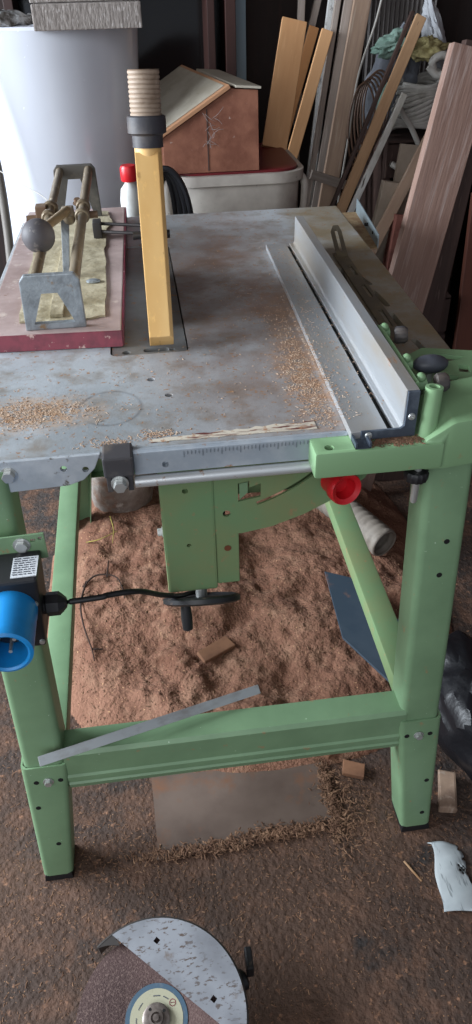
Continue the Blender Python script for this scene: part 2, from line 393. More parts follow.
def pile_h(x, y):
    u = (x-.19)/.53; v = (y-1.55)/.66
    e = max(0, 1-(abs(u)**2.6+abs(v)**2.6))
    h = .055*min(1, e*2.2)
    n = noise.fractal(Vector((x*5, y*5, 3.1)), 1.0, 2.0, 5)
    n2 = noise.fractal(Vector((x*22, y*22, 7.7)), 1.0, 2.0, 4)
    h2 = h*(1+.45*n)+.0055*n2*min(1, e*3)+.010*n*min(1, e*3)+.0025*noise.noise(Vector((x*70, y*70, 1)))*min(1, e*3)
    return h2-(.006 if e <= 0.02 else 0)-.0
pile = obj('sawdust_pile', gridmesh(-.6, .86, .82, 2.3, 300, 300, pile_h), M_pile, smooth=80)
tag(pile, 'lumpy reddish-brown sawdust heap covering the floor under the green saw stand', 'sawdust', kind='stuff')
def fz(x, y):
    return max(0, pile_h(x, y))
fl = flakes('scattered_shavings', [(.1, .72, .4, .12, 1800), (.0, .8, .14, .05, 700), (.28, .82, .04, .08, 500), (-.1, .9, .3, .2, 1200), (.3, .6, .25, .12, 900), (-.3, .65, .12, .14, 500)],
            M_shaving, fz, .0006, .0019, 3, 3)
tag(fl, 'loose brown wood shavings scattered on the dark floor in front of the crossbar', 'shavings', kind='stuff')
fl = flakes('heap_crumbs', [(.12, 1.4, .35, .35, 4200)], M_shaving, lambda x, y: fz(x, y) if fz(x, y) > .01 else None, .0008, .003, 5, 2)
tag(fl, 'coarse crumbs of sawdust lying on the heap beneath the saw', 'shavings', kind='stuff')

# ------------------------------------------------------------------ table saw
saw = thing('table_saw', 'green steel-legged table saw with galvanised top, yellow guard and rubber feet', 'table saw', (.12, 1.3, 0))
# --- top sheet
XF, XB = .475, .508     # right edge front / back
top_pts = [(-.30, .84), (.44, .84), (XF, .86), (XB, 1.945), (-.285, 1.95)]
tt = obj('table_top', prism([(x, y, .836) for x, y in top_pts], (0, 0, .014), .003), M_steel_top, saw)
def slot(x0, y0, x1, y1, w, z0=.8, z1=.9):
    a = Vector((x0, y0, z0)); b = Vector((x1, y1, z0)); d = (b-a).normalized(); n = Vector((-d.y, d.x, 0))
    P = []
    for i in range(9): th = -PI/2+PI*i/8; P.append(b+(d*math.cos(th)+n*math.sin(th))*w)
    for i in range(9): th = PI/2+PI*i/8; P.append(a+(d*math.cos(th)+n*math.sin(th))*w)
    return prism(P, (0, 0, z1-z0))
cuts = [slot(.421, 1.445, .434, 1.375, .0055), slot(.430, 1.335, .4355, 1.262, .0055), slot(.431, 1.222, .431, 1.145, .0055), slot(.434, 1.105, .438, 1.05, .0055),
        slot(.40, 1.47, .385, 1.30, .004)]
# opening for the insert plate
def rrect(x0, x1, y0, y1, r, z0, z1, n=5):
    P = []
    for cx, cy, a0 in ((x1-r, y1-r, 0), (x0+r, y1-r, PI/2), (x0+r, y0+r, PI), (x1-r, y0+r, 1.5*PI)):
        for i in range(n+1): th = a0+PI/2*i/n; P.append((cx+r*math.cos(th), cy+r*math.sin(th), z0))
    return prism(P, (0, 0, z1-z0))
cuts.append(rrect(-.066, .062, 1.128, 1.70, .012, .8, .9))
cuts += [cyl((x, y, .8), (x, y, .9), .006, n=14) for x, y in ((-.004, 1.035), (.02, .98), (.46, .93))]
cut(tt, cuts)
ip = obj('insert_plate', rrect(-.0635, .0595, 1.1305, 1.6975, .0105, .842, .8485), mat('insert_steel', H('8a8c8c'), .45, .4, layers=[(8, H('74706a'), .4, .65, 5), (60, DUST, .6, .7, 5)]), saw)
cut(ip, [box(.005, .011, 1.2, 1.64, .8, .9), cyl((-.04, 1.142, .8), (-.04, 1.142, .9), .007, n=16), cyl((.035, 1.142, .8), (.035, 1.142, .9), .005, n=16), rrect(-.012, .03, 1.138, 1.152, .005, .8, .9)])
obj('blade_slot_shade', box(-.1, .1, 1.1, 1.72, .828, .8345), M_hole, saw)  # black sheet added below the insert opening as painted shade
obj('slot_shade', prism([(x, y, .826) for x, y in ((.37, 1.0), (.45, 1.0), (.45, 1.48), (.37, 1.48))], (0, 0, .008)), M_hole, saw)  # black sheet added under the slots so they read as shaded
# peeled strip along the front edge
R = random.Random(4); P = []; Q = []
for i in range(26):
    x = -.012+.225*i/25; P.append((x, .848+R.uniform(0, .002), .8502)); Q.append((x, .853+(.004+.016*i/25)*R.uniform(.7, 1.15), .8502))
obj('peeled_strip', prism(P+Q[::-1], (0, 0, .0008)), mat('peeled_veneer', H('c9bfae'), .7, layers=[(30, H('5e2c26'), .52, .58, 5, (.3, 2, 1)), (80, H('a3785a'), .55, .65, 4)]), saw)
for i, x in enumerate((-.015, .002, .012)):
    pass
# folded front lip (left) and rounded end
lip = prism([(x, .842, z) for x, z in ((-.30, .796), (-.125, .803), (-.104, .810), (-.088, .826), (-.078, .848), (-.30, .848))], (0, -.0065, 0), .0012)
lip = obj('front_lip', lip, mat('galvanised_lip', H('b2bac2'), .45, .3, layers=[(20, H('c6ccd2'), .45, .6, 5), (50, H('6c665e'), .62, .7, 4)]), saw)
cut(lip, [cyl((x, .8, z), (x, .9, z), .0045, n=16) for x, z in ((-.128, .83), (-.1, .826))])
hexbolt('lip_bolt', (-.199, .8355, .828), (0, -1, 0), .0085, .009, M_zinc, saw)
# front guide rail with scale, tube edge
t = loft([[(x, .842, .8485), (x, .829, .8535), (x, .826, .85), (x, .824, .818), (x, .842, .812)] for x in (-.036, .25)], bv=.001)
rl = obj('guide_rail', t, mat('rail_grey', H('a4aeb8'), .4, .3, layers=[(20, H('b8bfc6'), .45, .65, 4), (60, DUST, .64, .72, 4)]), saw)
cut(rl, [cyl((.005, .8, .83), (.005, .835, .83), .0045, n=14)])
t = BM()
for i in range(36):
    x = .03+i*.005; h = .009 if i % 5 == 0 else .005
    box(x-.0003, x+.0003, .8236, .8252, .848-h, .848, bm=t)
obj('scale_marks', t, mat('scale_ink', H('6c747c'), .6), rl)
obj('rail_tube', cyl((-.037, .823, .808), (.22, .823, .808), .008, n=20), mat('pale_rail_tube', H('cdd0d2'), .35, .5, layers=[(50, DUST, .62, .7, 4)]), saw, smooth=True)
# rail clamp block
t = box(-.075, -.036, .808, .846, .826, .856, .003); box(-.073, -.066, .812, .834, .802, .83, .001, bm=t); box(-.046, -.039, .812, .834, .802, .83, .001, bm=t)
rc = obj('rail_clamp', t, M_black_dusty, saw)
hexbolt('clamp_bolt', (-.056, .808, .818), (0, -1, 0), .0085, .012, M_zinc, rc)
obj('clamp_plate', box(-.065, -.047, .81, .83, .806, .828, .001), M_black, rc)

# --- legs (folded U channels with a narrower foot section sleeved on)
def usec(x0, x1, y, z, dep, r=.012, th=.003):
    P = [(x0, y+dep)]
    for i in range(5): a = PI+PI/2*i/4; P.append((x0+r+r*math.cos(a), y+r+r*math.sin(a)))
    for i in range(5): a = 1.5*PI+PI/2*i/4; P.append((x1-r+r*math.cos(a), y+r+r*math.sin(a)))
    P.append((x1, y+dep)); P.append((x1-th, y+dep)); P.append((x1-th, y+r)); P.append((x1-r, y+th)); P.append((x0+r, y+th)); P.append((x0+th, y+r)); P.append((x0+th, y+dep))
    return [(a, b, z) for a, b in P]
def leg(x0t, x1t, x0m, x1m, x0b, x1b, sgn, yt, yb, bolts):
    """upper channel from z=.835 to .30, foot section .30 to .012"""
    fy = lambda z: yb+(yt-yb)*z/.83
    dep = .055*sgn
    up = loft([ [(p[0], fy(z)+(p[1]-0), p[2]) for p in usec(a, b, 0, z, .055)] if sgn > 0 else [(p[0], fy(z)-p[1], p[2]) for p in usec(a, b, 0, z, .055)] for z, a, b in ((.292, x0m, x1m), (.834, x0t, x1t))])
    L = obj('leg', up, M_green, saw, smooth=35)
    c = 0.5*(x0m+x1m)
    lo = loft([ [(p[0], fy(z)-.004*sgn+(p[1] if sgn > 0 else -p[1]), p[2]) for p in usec(a, b, 0, z, .06, r=.010)] for z, a, b in ((.012, x0b, x1b), (.296, x0m-.004, x1m+.004))])
    F = obj('foot_section', lo, M_green, L, smooth=35)
    y0 = fy(.006)
    obj('rubber_foot', hexa([(x0b+.001, y0-.006*sgn, 0), (x1b-.001, y0-.006*sgn, 0), (x1b-.001, y0+.06*sgn, 0), (x0b+.001, y0+.06*sgn, 0)],
                            [(x0b+.003, y0-.003*sgn, .014), (x1b-.003, y0-.003*sgn, .014), (x1b-.003, y0+.056*sgn, .014), (x0b+.003, y0+.056*sgn, .014)], .001), M_rubber, L)
    for (bx, bz, kind) in bolts:
        y = fy(bz)-(.004 if bz < .295 else 0)*sgn
        if kind == 'bolt': hexbolt('bolt', (bx, y, bz), (0, -sgn, 0), .0065, .007, M_zinc, L)
        else: obj('bolt_hole', cyl((bx, y-.0006*sgn, bz), (bx, y+.002*sgn, bz), .0045, n=14), M_hole, L)
    return L
leg(-.268, -.201, -.275, -.206, -.287, -.233, 1, .829, .738, [(-.238, .262, 'bolt'), (-.258, .262, 'hole'), (-.218, .262, 'hole'), (-.246, .10, 'hole'), (-.265, .20, 'hole')])
leg(.366, .438, .370, .439, .392, .450, 1, .829, .738, [(.403, .262, 'bolt'), (.424, .262, 'hole'), (.382, .262, 'hole'), (.41, .66, 'hole'), (.405, .60, 'hole'), (.43, .14, 'hole'), (.43, .05, 'hole')])
leg(-.235, -.165, -.262, -.190, -.285, -.225, -1, 1.70, 1.80, [])
leg(.356, .425, .375, .438, .392, .455, -1, 1.70, 1.80, [])
# --- lower frame
def channel_x(x0, x1, y, z0, z1, name='crossbar', sgn=1):
    P = [(0, z1-.006), (.006, z1), (.05, z1), (.05, z1-.003), (.008, z1-.003), (.003, z1-.009), (.003, z0+.002), (.03, z0+.002), (.03, z0), (.004, z0), (0, z0+.004),
         (-.003, z0+.016), (0, z0+.019), (0, z0+.026), (-.003, z0+.029), (-.003, z0+.036), (0, z0+.040)]
    sec = lambda x: [(x, y+a*sgn, b) for a, b in P]
    return obj(name, loft([sec(x0), sec(x1)]), M_green, saw, smooth=30)
channel_x(-.207, .378, .770, .222, .318)
channel_x(-.2, .385, 1.765, .222, .30, 'rear_crossbar', -1)
def stringer(xa, xb, name='side_rail', w=.036):
    t = hexa([(xa, .80, .262), (xa+w, .80, .262), (xa+w, .80, .30), (xa, .80, .30)], [(xb, 1.735, .262), (xb+w, 1.735, .262), (xb+w, 1.735, .30), (xb, 1.735, .30)], .004)
    return obj(name, t, M_green_dk if xa > 0 else M_green, saw, smooth=30)
stringer(-.252, -.262, w=.046)
stringer(.384, .400, w=.050)
# apron sheets under the top
obj('apron', box(-.24, -.236, .86, 1.70, .74, .835, .001), M_green_dk, saw)
obj('apron', box(.43, .434, .88, 1.70, .76, .835, .001), M_green_dk, saw)
obj('apron', box(-.22, .42, 1.695, 1.699, .74, .835, .001), M_green_dk, saw)

# --- blade housing, trunnion plate with arc slot
t = box(-.008, .072, .885, 1.30, .545, .800, .004)
hs = obj('motor_housing', t, M_green_dk, saw)
cut(hs, [cyl((.03, .87, z), (.03, .895, z), r, n=16) for z, r in ((.742, .0045), (.64, .0035))])
obj('housing_flange', box(.072, .108, .889, .93, .552, .66, .002), M_green_dk, hs)
obj('inner_web', box(.074, .30, .925, .930, .70, .80), M_green_dk, saw)
hexbolt('housing_bolt', (-.008, .90, .66), (-1, 0, 0), .006, .008, M_white, hs)
A0 = Vector((.02, .886, .93))
pts = [(.06, .888, .80), (.06, .888, .655), (.112, .888, .652), (.16, .888, .660), (.21, .888, .678), (.26, .888, .704), (.30, .888, .735), (.33, .888, .80)]
tp = obj('tilt_plate', prism(pts, (0, .004, 0)), M_green_dk, saw)
arc = []
for i in range(17):
    a = math.radians(-62+i*2.9); arc.append((a))
cx, cz, Rr = .055, .955, .262
def arcslot(r, w):
    P = []
    for i in range(17): a = math.radians(-72+i*2.6); P.append((cx+(r+w)*math.cos(a), .87, cz+(r+w)*math.sin(a)))
    for i in reversed(range(17)): a = math.radians(-72+i*2.6); P.append((cx+(r-w)*math.cos(a), .87, cz+(r-w)*math.sin(a)))
    return prism(P, (0, .04, 0))
cut(tp, [arcslot(Rr, .0032), prism([(.108, .87, .745), (.125, .87, .748), (.125, .87, .736), (.142, .87, .742), (.142, .87, .718), (.108, .87, .712)], (0, .04, 0)), cyl((.09, .87, .692), (.09, .92, .692), .006, n=16)])
obj('plate_window_flap', prism([(.110, .8875, .7445), (.1225, .8875, .7465), (.1225, .8875, .728), (.110, .8875, .716)], (0, .001, 0)), M_green, tp)
obj('tab_hole', cyl((.09, .888, .625), (.09, .8875, .625), .0055, n=16), mat('rust_spot', H('6e3f28'), .9), hs)
# red dust port
t = lathe([(.0, .02), (.0155, .02), (.0165, .0), (.0235, -.004), (.025, 0), (.025, .012), (.021, .02), (.021, .035), (0, .035)], (.257, .840, .752), (-.30, 1, -.12), 32)
obj('dust_port', t, M_red, saw, smooth=50)
# tilt handwheel
WC = Vector((.045, .900, .5125))
hw = obj('hand_wheel', lathe([(0, -.004), (.012, -.006), (.014, -.001), (.05, -.001), (.058, -.007), (.064, -.004), (.064, .003), (.058, .006), (.05, .002), (.014, .003), (0, .004)], (WC.x, WC.y, WC.z), (.05, .80, 1), 44), M_black, saw, smooth=40)
obj('wheel_shaft', cyl(WC, (.047, .925, .560), .0095, n=20), M_zinc, hw, smooth=True)
obj('crank_handle', lathe([(0, 0), (.008, 0), (.0095, .02), (.0085, .045), (.004, .048), (0, .048)], (WC.x-.028, WC.y-.005, WC.z-.004), (.02, -.35, -1), 20), M_rubber, hw, smooth=True)
# red-brown clutter of arm: long bracket behind housing
obj('support_rod', cyl((.07, 1.0, .62), (.07, 1.5, .62), .01), M_steel, saw, smooth=True)

# --- switch box on its bracket, left front leg
br = obj('switch_bracket', prism([(x, .800, z) for x, z in ((-.30, .752), (-.164, .757), (-.164, .715), (-.30, .710))], (0, -.003, 0), .0008), M_green, saw)
cut(br, [cyl((-.170, .78, .749), (-.170, .82, .749), .003, n=12)]+[box(a, a+.007, .78, .82, .7445, .749) for a in (-.183, )])
hexbolt('bracket_bolt', (-.195, .797, .741), (0, -1, 0), .0085, .008, M_zinc, br)
sw = obj('switch_box', hexa([(-.29, .735, .608), (-.180, .735, .611), (-.180, .797, .611), (-.29, .797, .608)], [(-.29, .735, .7275), (-.172, .735, .731), (-.172, .797, .731), (-.29, .797, .7275)], .004), M_black, saw)
lb = obj('rating_label', hexa([(-.206, .742, .7305), (-.173, .742, .7312), (-.173, .782, .7312), (-.206, .782, .7305)], [(-.206, .742, .7318), (-.173, .742, .7325), (-.173, .782, .7325), (-.206, .782, .7318)]), M_label, sw)
t = BM(); R = random.Random(2)
for i in range(8):
    z = .779-i*.0045; x = -.204
    while x < -.176:
        w = R.uniform(.003, .009); box(x, min(x+w, -.176), z-.0013, z, .7322, .7329, bm=t); x += w+.002
obj('label_print', t, M_ink, lb)
for (x, z) in ((-.181, .690), (-.184, .620)):
    obj('screw', lathe([(0, 0), (.004, 0), (.0036, .0025), (0, .003)], (x, .735, z), (0, -1, 0), 14), M_zinc, sw, smooth=True)
# blue inlet socket with hinged collar, pointing to the viewer and down
ax = Vector((.03, -1, .04)).normalized(); o = Vector((-.212, .733, .684))
t = lathe([(0, .030), (.0255, .030), (.0255, .078), (.0285, .080), (.0325, .078), (.0325, .014), (.0330, .012), (.0330, -.006), (0, -.006)], o, ax, 48)
bs = obj('inlet_collar', t, M_blue, sw, smooth=40)
obj('inlet_face', lathe([(0, .036), (.0235, .036), (.025, .034), (.025, .028), (0, .028)], o, ax, 40), mat('socket_face', H('1b2430'), .4, layers=[(30, H('8a7a6c'), .55, .7, 4)]), bs, smooth=40)
a_, b_, d_ = frame(ax)
for k in range(3):
    an = 2*PI*k/3+.4; q = o+ax*.034+(a_*math.cos(an)+b_*math.sin(an))*.012
    obj('contact_pin', cyl(q, q+ax*.03, .0025, n=12), M_zinc, bs, smooth=True)
gl = obj('cable_gland', lathe([(0, 0), (.013, 0), (.013, .006), (.0165, .008), (.0165, .024), (.013, .028), (.007, .034), (0, .034)], (-.180, .762, .662), (1, 0, 0), 8), M_black, sw, smooth=25)
cab = catmull([(-.148, .762, .662), (-.10, .765, .662), (-.09, .770, .660), (-.05, .79, .643), (-.015, .85, .575), (.02, .915, .512), (.06, .97, .49), (.10, 1.05, .58), (.09, 1.15, .66)], 8)
obj('power_cable', tube(cab, .0042, 10), M_rubber, saw, smooth=True)

# --- yellow blade guard and extraction stub
g0 = Vector((.019, 1.136, .867)); g1 = Vector((.027, 1.385, 1.088)); d = (g1-g0).normalized(); u = Vector((1, 0, 0)); v = u.cross(d).normalized(); v = v if v.z > 0 else -v
def gsec(c, w, h): return [c-u*w-v*h, c+u*w-v*h, c+u*w+v*h*.6, c+u*w*.72+v*h, c-u*w+v*h]
gd = obj('blade_guard', loft([gsec(g0, .0195, .016), gsec(g0.lerp(g1, .5), .0212, .02), gsec(g1, .0228, .022)], bv=.0012), M_yellow, saw)
obj('guard_neck', lathe([(0, -.02), (.0225, -.01), (.0230, .022), (0, .022)], g1, (0.02, .16, 1), 32), M_yellow, gd, smooth=40)
ha = Vector((.02, .10, 1)).normalized(); h0 = g1+Vector((.001, .004, .020))
obj('hose_collar', lathe([(0, 0), (.026, 0), (.026, .018), (.0275, .020), (.0325, .022), (.0325, .046), (.030, .048), (0, .048)], h0, ha, 36), mat('dark_rubber_collar', H('35343a'), .55, layers=[(20, H('5a5452'), .5, .72, 4)]), gd, smooth=35)
prof = [(0.0, .044), (.0245, .044)]
z = .046
for i in range(10):
    prof += [(.0262, z+.0012), (.0262, z+.0045), (.0245, z+.0056)]; z += .0068
prof += [(.0265, z), (.0235, z), (.0225, z-.02), (0, z-.02)]
obj('hose_stub', lathe(prof, h0, ha, 36), [M_hose], gd, smooth=30)
obj('riving_knife', hexa([(.003, 1.2, .80), (.007, 1.2, .80), (.007, 1.55, .80), (.003, 1.55, .80)], [(.012, 1.36, 1.05), (.016, 1.36, 1.05), (.016, 1.42, 1.05), (.012, 1.42, 1.05)]), M_steel, saw)
obj('guard_pivot', cyl((-.012, 1.33, .98), (.052, 1.33, .98), .007, n=16), M_black, gd, smooth=True)
# --- rear slotted stop bracket beside the fence
sb = obj('slotted_bracket', loft([[(x, y, z) for x, y, z in q] for q in (
    [(.408, 1.53, .8505), (.432, 1.53, .8505), (.432, 1.60, .885), (.428, 1.615, .893), (.416, 1.615, .893), (.408, 1.60, .885)],
    [(.408, 1.53, .8535), (.432, 1.53, .8535), (.432, 1.60, .888), (.428, 1.615, .896), (.416, 1.615, .896), (.408, 1.60, .888)])], bv=.0006), mat('dull_bracket_steel', H('6c6456'), .5, .4, layers=[(20, H('85795f'), .5, .7, 4)]), saw)
cut(sb, [slot(.42, 1.55, .42, 1.60, .0035, .84, .92)])
sbar = obj('slotted_bar', prism([(.405, 1.56, .8505), (.433, 1.56, .8505), (.420, 1.10, .8505), (.392, 1.10, .8505)], (0, 0, .004), .0008), MATS['dull_bracket_steel'], saw)
cut(sbar, [slot(.4195, 1.47, .4185, 1.42, .004, .84, .92), slot(.417, 1.36, .4155, 1.30, .004, .84, .92), slot(.413, 1.23, .4105, 1.16, .004, .84, .92)])

# ------------------------------------------------------------------ rip fence
fe = thing('rip_fence', 'aluminium rip fence with a long groove and green end casting on the saw top', 'fence', (.3, 1.2, .85))
X0n, X0f = .249, .270; yn, yf = .812, 1.62
def fsec(y):
    s = (y-yn)/(yf-yn); x = X0n+(X0f-X0n)*s; w = .082-.014*s+.0
    B = .8515; zt = B+.0105; W = .335+(.350-.335)*s     # outer side of upright
    g0_, g1_ = x+.0505*(1-.12*s), x+.0590*(1-.12*s)
    i = W-.017
    return [(x, y, B), (W, y, B), (W, y, .918), (i, y, .918), (i, y, zt+.004), (i-.003, y, zt), (g1_, y, zt), (g1_, y, B+.003), (g0_, y, B+.003), (g0_, y, zt), (x, y, zt)]
obj('fence_profile', loft([fsec(yn), fsec(1.1), fsec(1.4), fsec(yf)], bv=.0008, seg=1), M_alu, fe)
obj('groove_shade', hexa([(X0n+.0508, yn+.001, .8548), (X0n+.0587, yn+.001, .8548), (X0f+.0517, yf-.001, .8548), (X0f+.0448, yf-.001, .8548)], [(X0n+.0508, yn+.001, .8555), (X0n+.0587, yn+.001, .8555), (X0f+.0517, yf-.001, .8555), (X0f+.0448, yf-.001, .8555)]), M_hole, fe)  # black strip darkens the groove; its shade is put into the colour
ec = fsec(yn)
t = prism([(.262, yn, .8515), (.335, yn, .8515), (.335, yn, .917), (.3195, yn, .917), (.3195, yn, .868), (.314, yn, .864), (.262, yn, .864)], (0, -.004, 0), .0008)
cp = obj('end_plate', t, M_alu_end, fe)
for (x, z) in ((.272, .8578), (.3275, .881)):
    obj('screw', lathe([(0, 0), (.005, 0), (.0042, .0022), (.002, .0026), (.0018, .0012), (0, .001)], (x, yn-.004, z), (0, -1, 0), 18), M_zinc, cp, smooth=True)
t = box(.250, .271, .788, .812, .8505, .8520); box(.250, .2525, .788, .812, .8505, .859, bm=t); box(.2685, .271, .788, .812, .8505, .859, bm=t)
obj('stop_hook', t, M_alu_end, fe)
# green end casting
t = box(.197, .37, .786, .836, .8105, .8495, .0045)
t2 = loft([[(.345, .791, .806), (.345, .85, .806), (.345, .85, .852), (.345, .791, .852)],
           [(.360, .790, .806), (.360, .87, .806), (.360, .875, .872), (.360, .790, .862)],
           [(.380, .790, .806), (.380, .88, .806), (.380, .885, .885), (.380, .790, .876)],
           [(.50, .800, .810), (.50, .90, .810), (.50, .90, .892), (.50, .800, .884)]], bv=.005)
merge(t, t2)
ecst = obj('end_casting', t, M_green_bright, fe, smooth=40)
cut(ecst, [cyl((.218, .800, .835), (.218, .800, .90), .0065, n=20)])
t = lathe([(0, 0), (.0120, 0), (.0115, .092), (.007, .0925), (.0065, .075), (0, .075)], (.351, .808, .826), (.05, .08, 1), 28)
obj('clamp_post', t, M_green_bright, fe, smooth=40)
# side bracket plate with cut-outs behind the casting
t = prism([(.372, .875, .862), (.50, .885, .862), (.53, .99, .862), (.50, 1.01, .862), (.420, 1.035, .862), (.385, 1.01, .862)], (0, 0, .007), .001)
sp = obj('side_bracket', t, M_green_bright, fe)
cut(sp, [prism([(.447, .945, .8), (.462, .94, .8), (.468, .962, .8), (.453, .968, .8)], (0, 0, .2)), prism([(.405, .975, .8), (.462, .985, .8), (.474, .993, .8), (.428, 1.012, .8)], (0, 0, .2)), prism([(.40, .905, .8), (.43, .91, .8), (.44, .93, .8), (.41, .95, .8)], (0, 0, .2))])
# lever strip along the outside of the upright
t = hexa([(.3365, .835, .895), (.3425, .835, .895), (.3425, .835, .916), (.3365, .835, .916)], [(.343, 1.03, .895), (.349, 1.03, .895), (.349, 1.03, .914), (.343, 1.03, .914)], .001)
lv = obj('clamp_lever', t, M_green_bright, fe)
for (x, y) in ((.352, 1.03), (.351, .92), (.351, .86)):
    t = cyl((x-.006, y, .900), (x+.010, y, .900), .009, n=10); sphere((x+.002, y-.002, .910), .007, 12, bm=t)
    obj('lever_pivot', t, M_green_bright, lv, smooth=40)
def knob(c, r, h, axis, name='knob', m=None, lobes=10):
    a, b, d = frame(axis); c = Vector(c)
    secs = []
    for hh, k in ((0, .8), (.15, 1), (.75, 1), (1, .72)):
        secs.append([c+d*hh*h+(a*math.cos(2*PI*i/(lobes*4))+b*math.sin(2*PI*i/(lobes*4)))*r*k*(1+.05*math.cos(lobes*2*PI*i/(lobes*4))) for i in range(lobes*4)])
    return obj(name, loft(secs), m or M_black_dusty, fe, smooth=40)
knob((.368, 1.02, .900), .0125, .020, (1, -.3, .1))
obj('oval_knob', sphere((.392, .925, .895), .026, 28, sc=(1, .62, .5)), mat('grey_black_knob', H('43464e'), .45, layers=[(20, H('5b5e66'), .5, .7, 3)]), fe, smooth=True)
obj('knob_stem', cyl((.392, .928, .85), (.392, .926, .89), .006, n=16), M_zinc, fe, smooth=True)
knob((.374, .858, .900), .0125, .018, (1, -.1, .1))
# thumbscrew below the casting
t = BM()
secs = []
for hh, k in ((-.004, .95), (0, 1), (.008, 1), (.010, .9)):
    secs.append([(.343+.0165*k*(1+.04*math.cos(14*2*PI*i/56))*math.cos(2*PI*i/56), .803+.0165*k*(1+.04*math.cos(14*2*PI*i/56))*math.sin(2*PI*i/56), .790+hh) for i in range(56)])
ts = obj('thumb_screw', loft(secs), M_rubber, fe, smooth=40)
obj('screw_shank', lathe([(0, -.045), (.004, -.044), (.0052, -.040), (.0052, .02), (0, .02)], (.345, .803, .79), (0, 0, 1), 16), M_zinc, ts, smooth=40)
# sawdust on casting ledge + along top
def tz(x, y):
    if not (-.45 < x < .47 and .845 < y < 1.93): return None
    if .245 < x < .352 and y < 1.62:
        return .8622 if x < .317 else None
    if -.27 < x < -.04 and y > 1.165: return None
    return .8502
fl = flakes('table_sawdust', [(-.18, .955, .045, .022, 1500), (.228, .97, .018, .075, 1800), (.238, 1.12, .016, .1, 900), (.2, 1.3, .09, .2, 500), (.285, 1.2, .02, .2, 500), (.0, .87, .012, .006, 200), (-.058, .858, .02, .006, 200), (.05, 1.0, .15, .1, 250), (.29, 1.5, .03, .06, 250)],
            M_shaving_pale, tz, .0005, .0014, 11, 2)
tag(fl, 'fine pale sawdust strewn over the grey table top beside the fence', 'sawdust', kind='stuff')
fl = flakes('ledge_sawdust', [(.31, .803, .03, .008, 900), (.385, .86, .018, .02, 0)], M_shaving, lambda x, y: .8502 if .272 < x < .345 and .788 < y < .812 else None, .0007, .002, 12, 2)
tag(fl, 'brown sawdust caught on the ledge of the green end casting', 'sawdust', kind='stuff')

# ------------------------------------------------------------------ sliding tray with jig
tr = thing('sliding_tray', 'wood tray with dark red front edge carrying a twin-tube jig, left on the saw', 'sliding table', (-.155, 1.55, .851))
t = hexa([(-.272, 1.178, .851), (-.045, 1.166, .851), (-.030, 1.945, .851), (-.265, 1.945, .851)], [(-.272, 1.185, .8755), (-.045, 1.173, .8755), (-.030, 1.945, .8755), (-.265, 1.945, .8755)], .002)
body = obj('tray_board', t, M_laminate, tr)
obj('red_edge', hexa([(-.272, 1.1745, .8512), (-.045, 1.1625, .8512), (-.045, 1.1655, .8512), (-.272, 1.1775, .8512)], [(-.272, 1.1815, .8750), (-.045, 1.1695, .8750), (-.045, 1.1730, .8750), (-.272, 1.1850, .8750)]), M_redply, tr)
obj('red_edge', hexa([(-.0445, 1.167, .8512), (-.0425, 1.167, .8512), (-.0275, 1.945, .8512), (-.0295, 1.945, .8512)], [(-.0445, 1.174, .8748), (-.0425, 1.174, .8748), (-.0275, 1.945, .8748), (-.0295, 1.945, .8748)]), M_redply, tr)
# stained pad with torn outline
R = random.Random(9); P = []
outl = [(-.215, 1.23), (-.13, 1.222), (-.072, 1.232), (-.07, 1.4), (-.076, 1.6), (-.072, 1.75), (-.06, 1.80), (-.072, 1.9), (-.15, 1.9), (-.22, 1.89), (-.222, 1.6), (-.225, 1.4)]
for i, p in enumerate(outl):
    q = outl[(i+1) % len(outl)]
    for k in range(5): P.append((p[0]+(q[0]-p[0])*k/5+R.uniform(-.002, .002), p[1]+(q[1]-p[1])*k/5+R.uniform(-.003, .003), .8758))
obj('stained_pad', prism(P, (0, 0, .0035)), M_pad, tr)
obj('pad_batten', box(-.165, -.142, 1.235, 1.62, .8794, .8860, .001), M_pad, tr)
obj('pad_chip', sphere((-.095, 1.40, .882), .012, 10, sc=(1.2, .8, .3)), M_alu_cast, tr)
def abracket(y, xl, xr, zt, zb, xbl, xbr, th, name, m):
    P = [(xbl, y, zb), (xl, y, zt-.010), (xl+.008, y, zt), (xr-.008, y, zt), (xr, y, zt-.010), (xbr, y, zb)]
    o = obj(name, prism(P, (0, th, 0), .002), m, tr)
    w = xbr-xbl; hx0, hx1 = xbl+w*.16, xbr-w*.17; c = (xl+xr)/2+.0
    h0_, h1_ = zb+.010, zt-.030
    cut(o, [prism([(hx0, y-.02, h0_), (hx1, y-.02, h0_), (c+w*.10, y-.02, h1_), (c-w*.16, y-.02, h1_)], (0, .06, 0))])
    return o
abracket(1.195, -.198, -.103, .9665, .8757, -.201, -.102, .012, 'front_bracket', M_alu_cast)
abracket(1.855, -.182, -.088, .994, .8757, -.190, -.084, .012, 'rear_bracket', mat('dark_cast_metal', H('55524e'), .5, .4, layers=[(30, H('6f6a62'), .5, .7, 4)]))
obj('guide_tube', cyl((-.176, 1.203, .950), (-.168, 1.86, .982), .0085, n=20), M_tube, tr, smooth=True)
obj('guide_tube', cyl((-.113, 1.203, .950), (-.103, 1.86, .982), .0095, n=20), M_tube, tr, smooth=True)
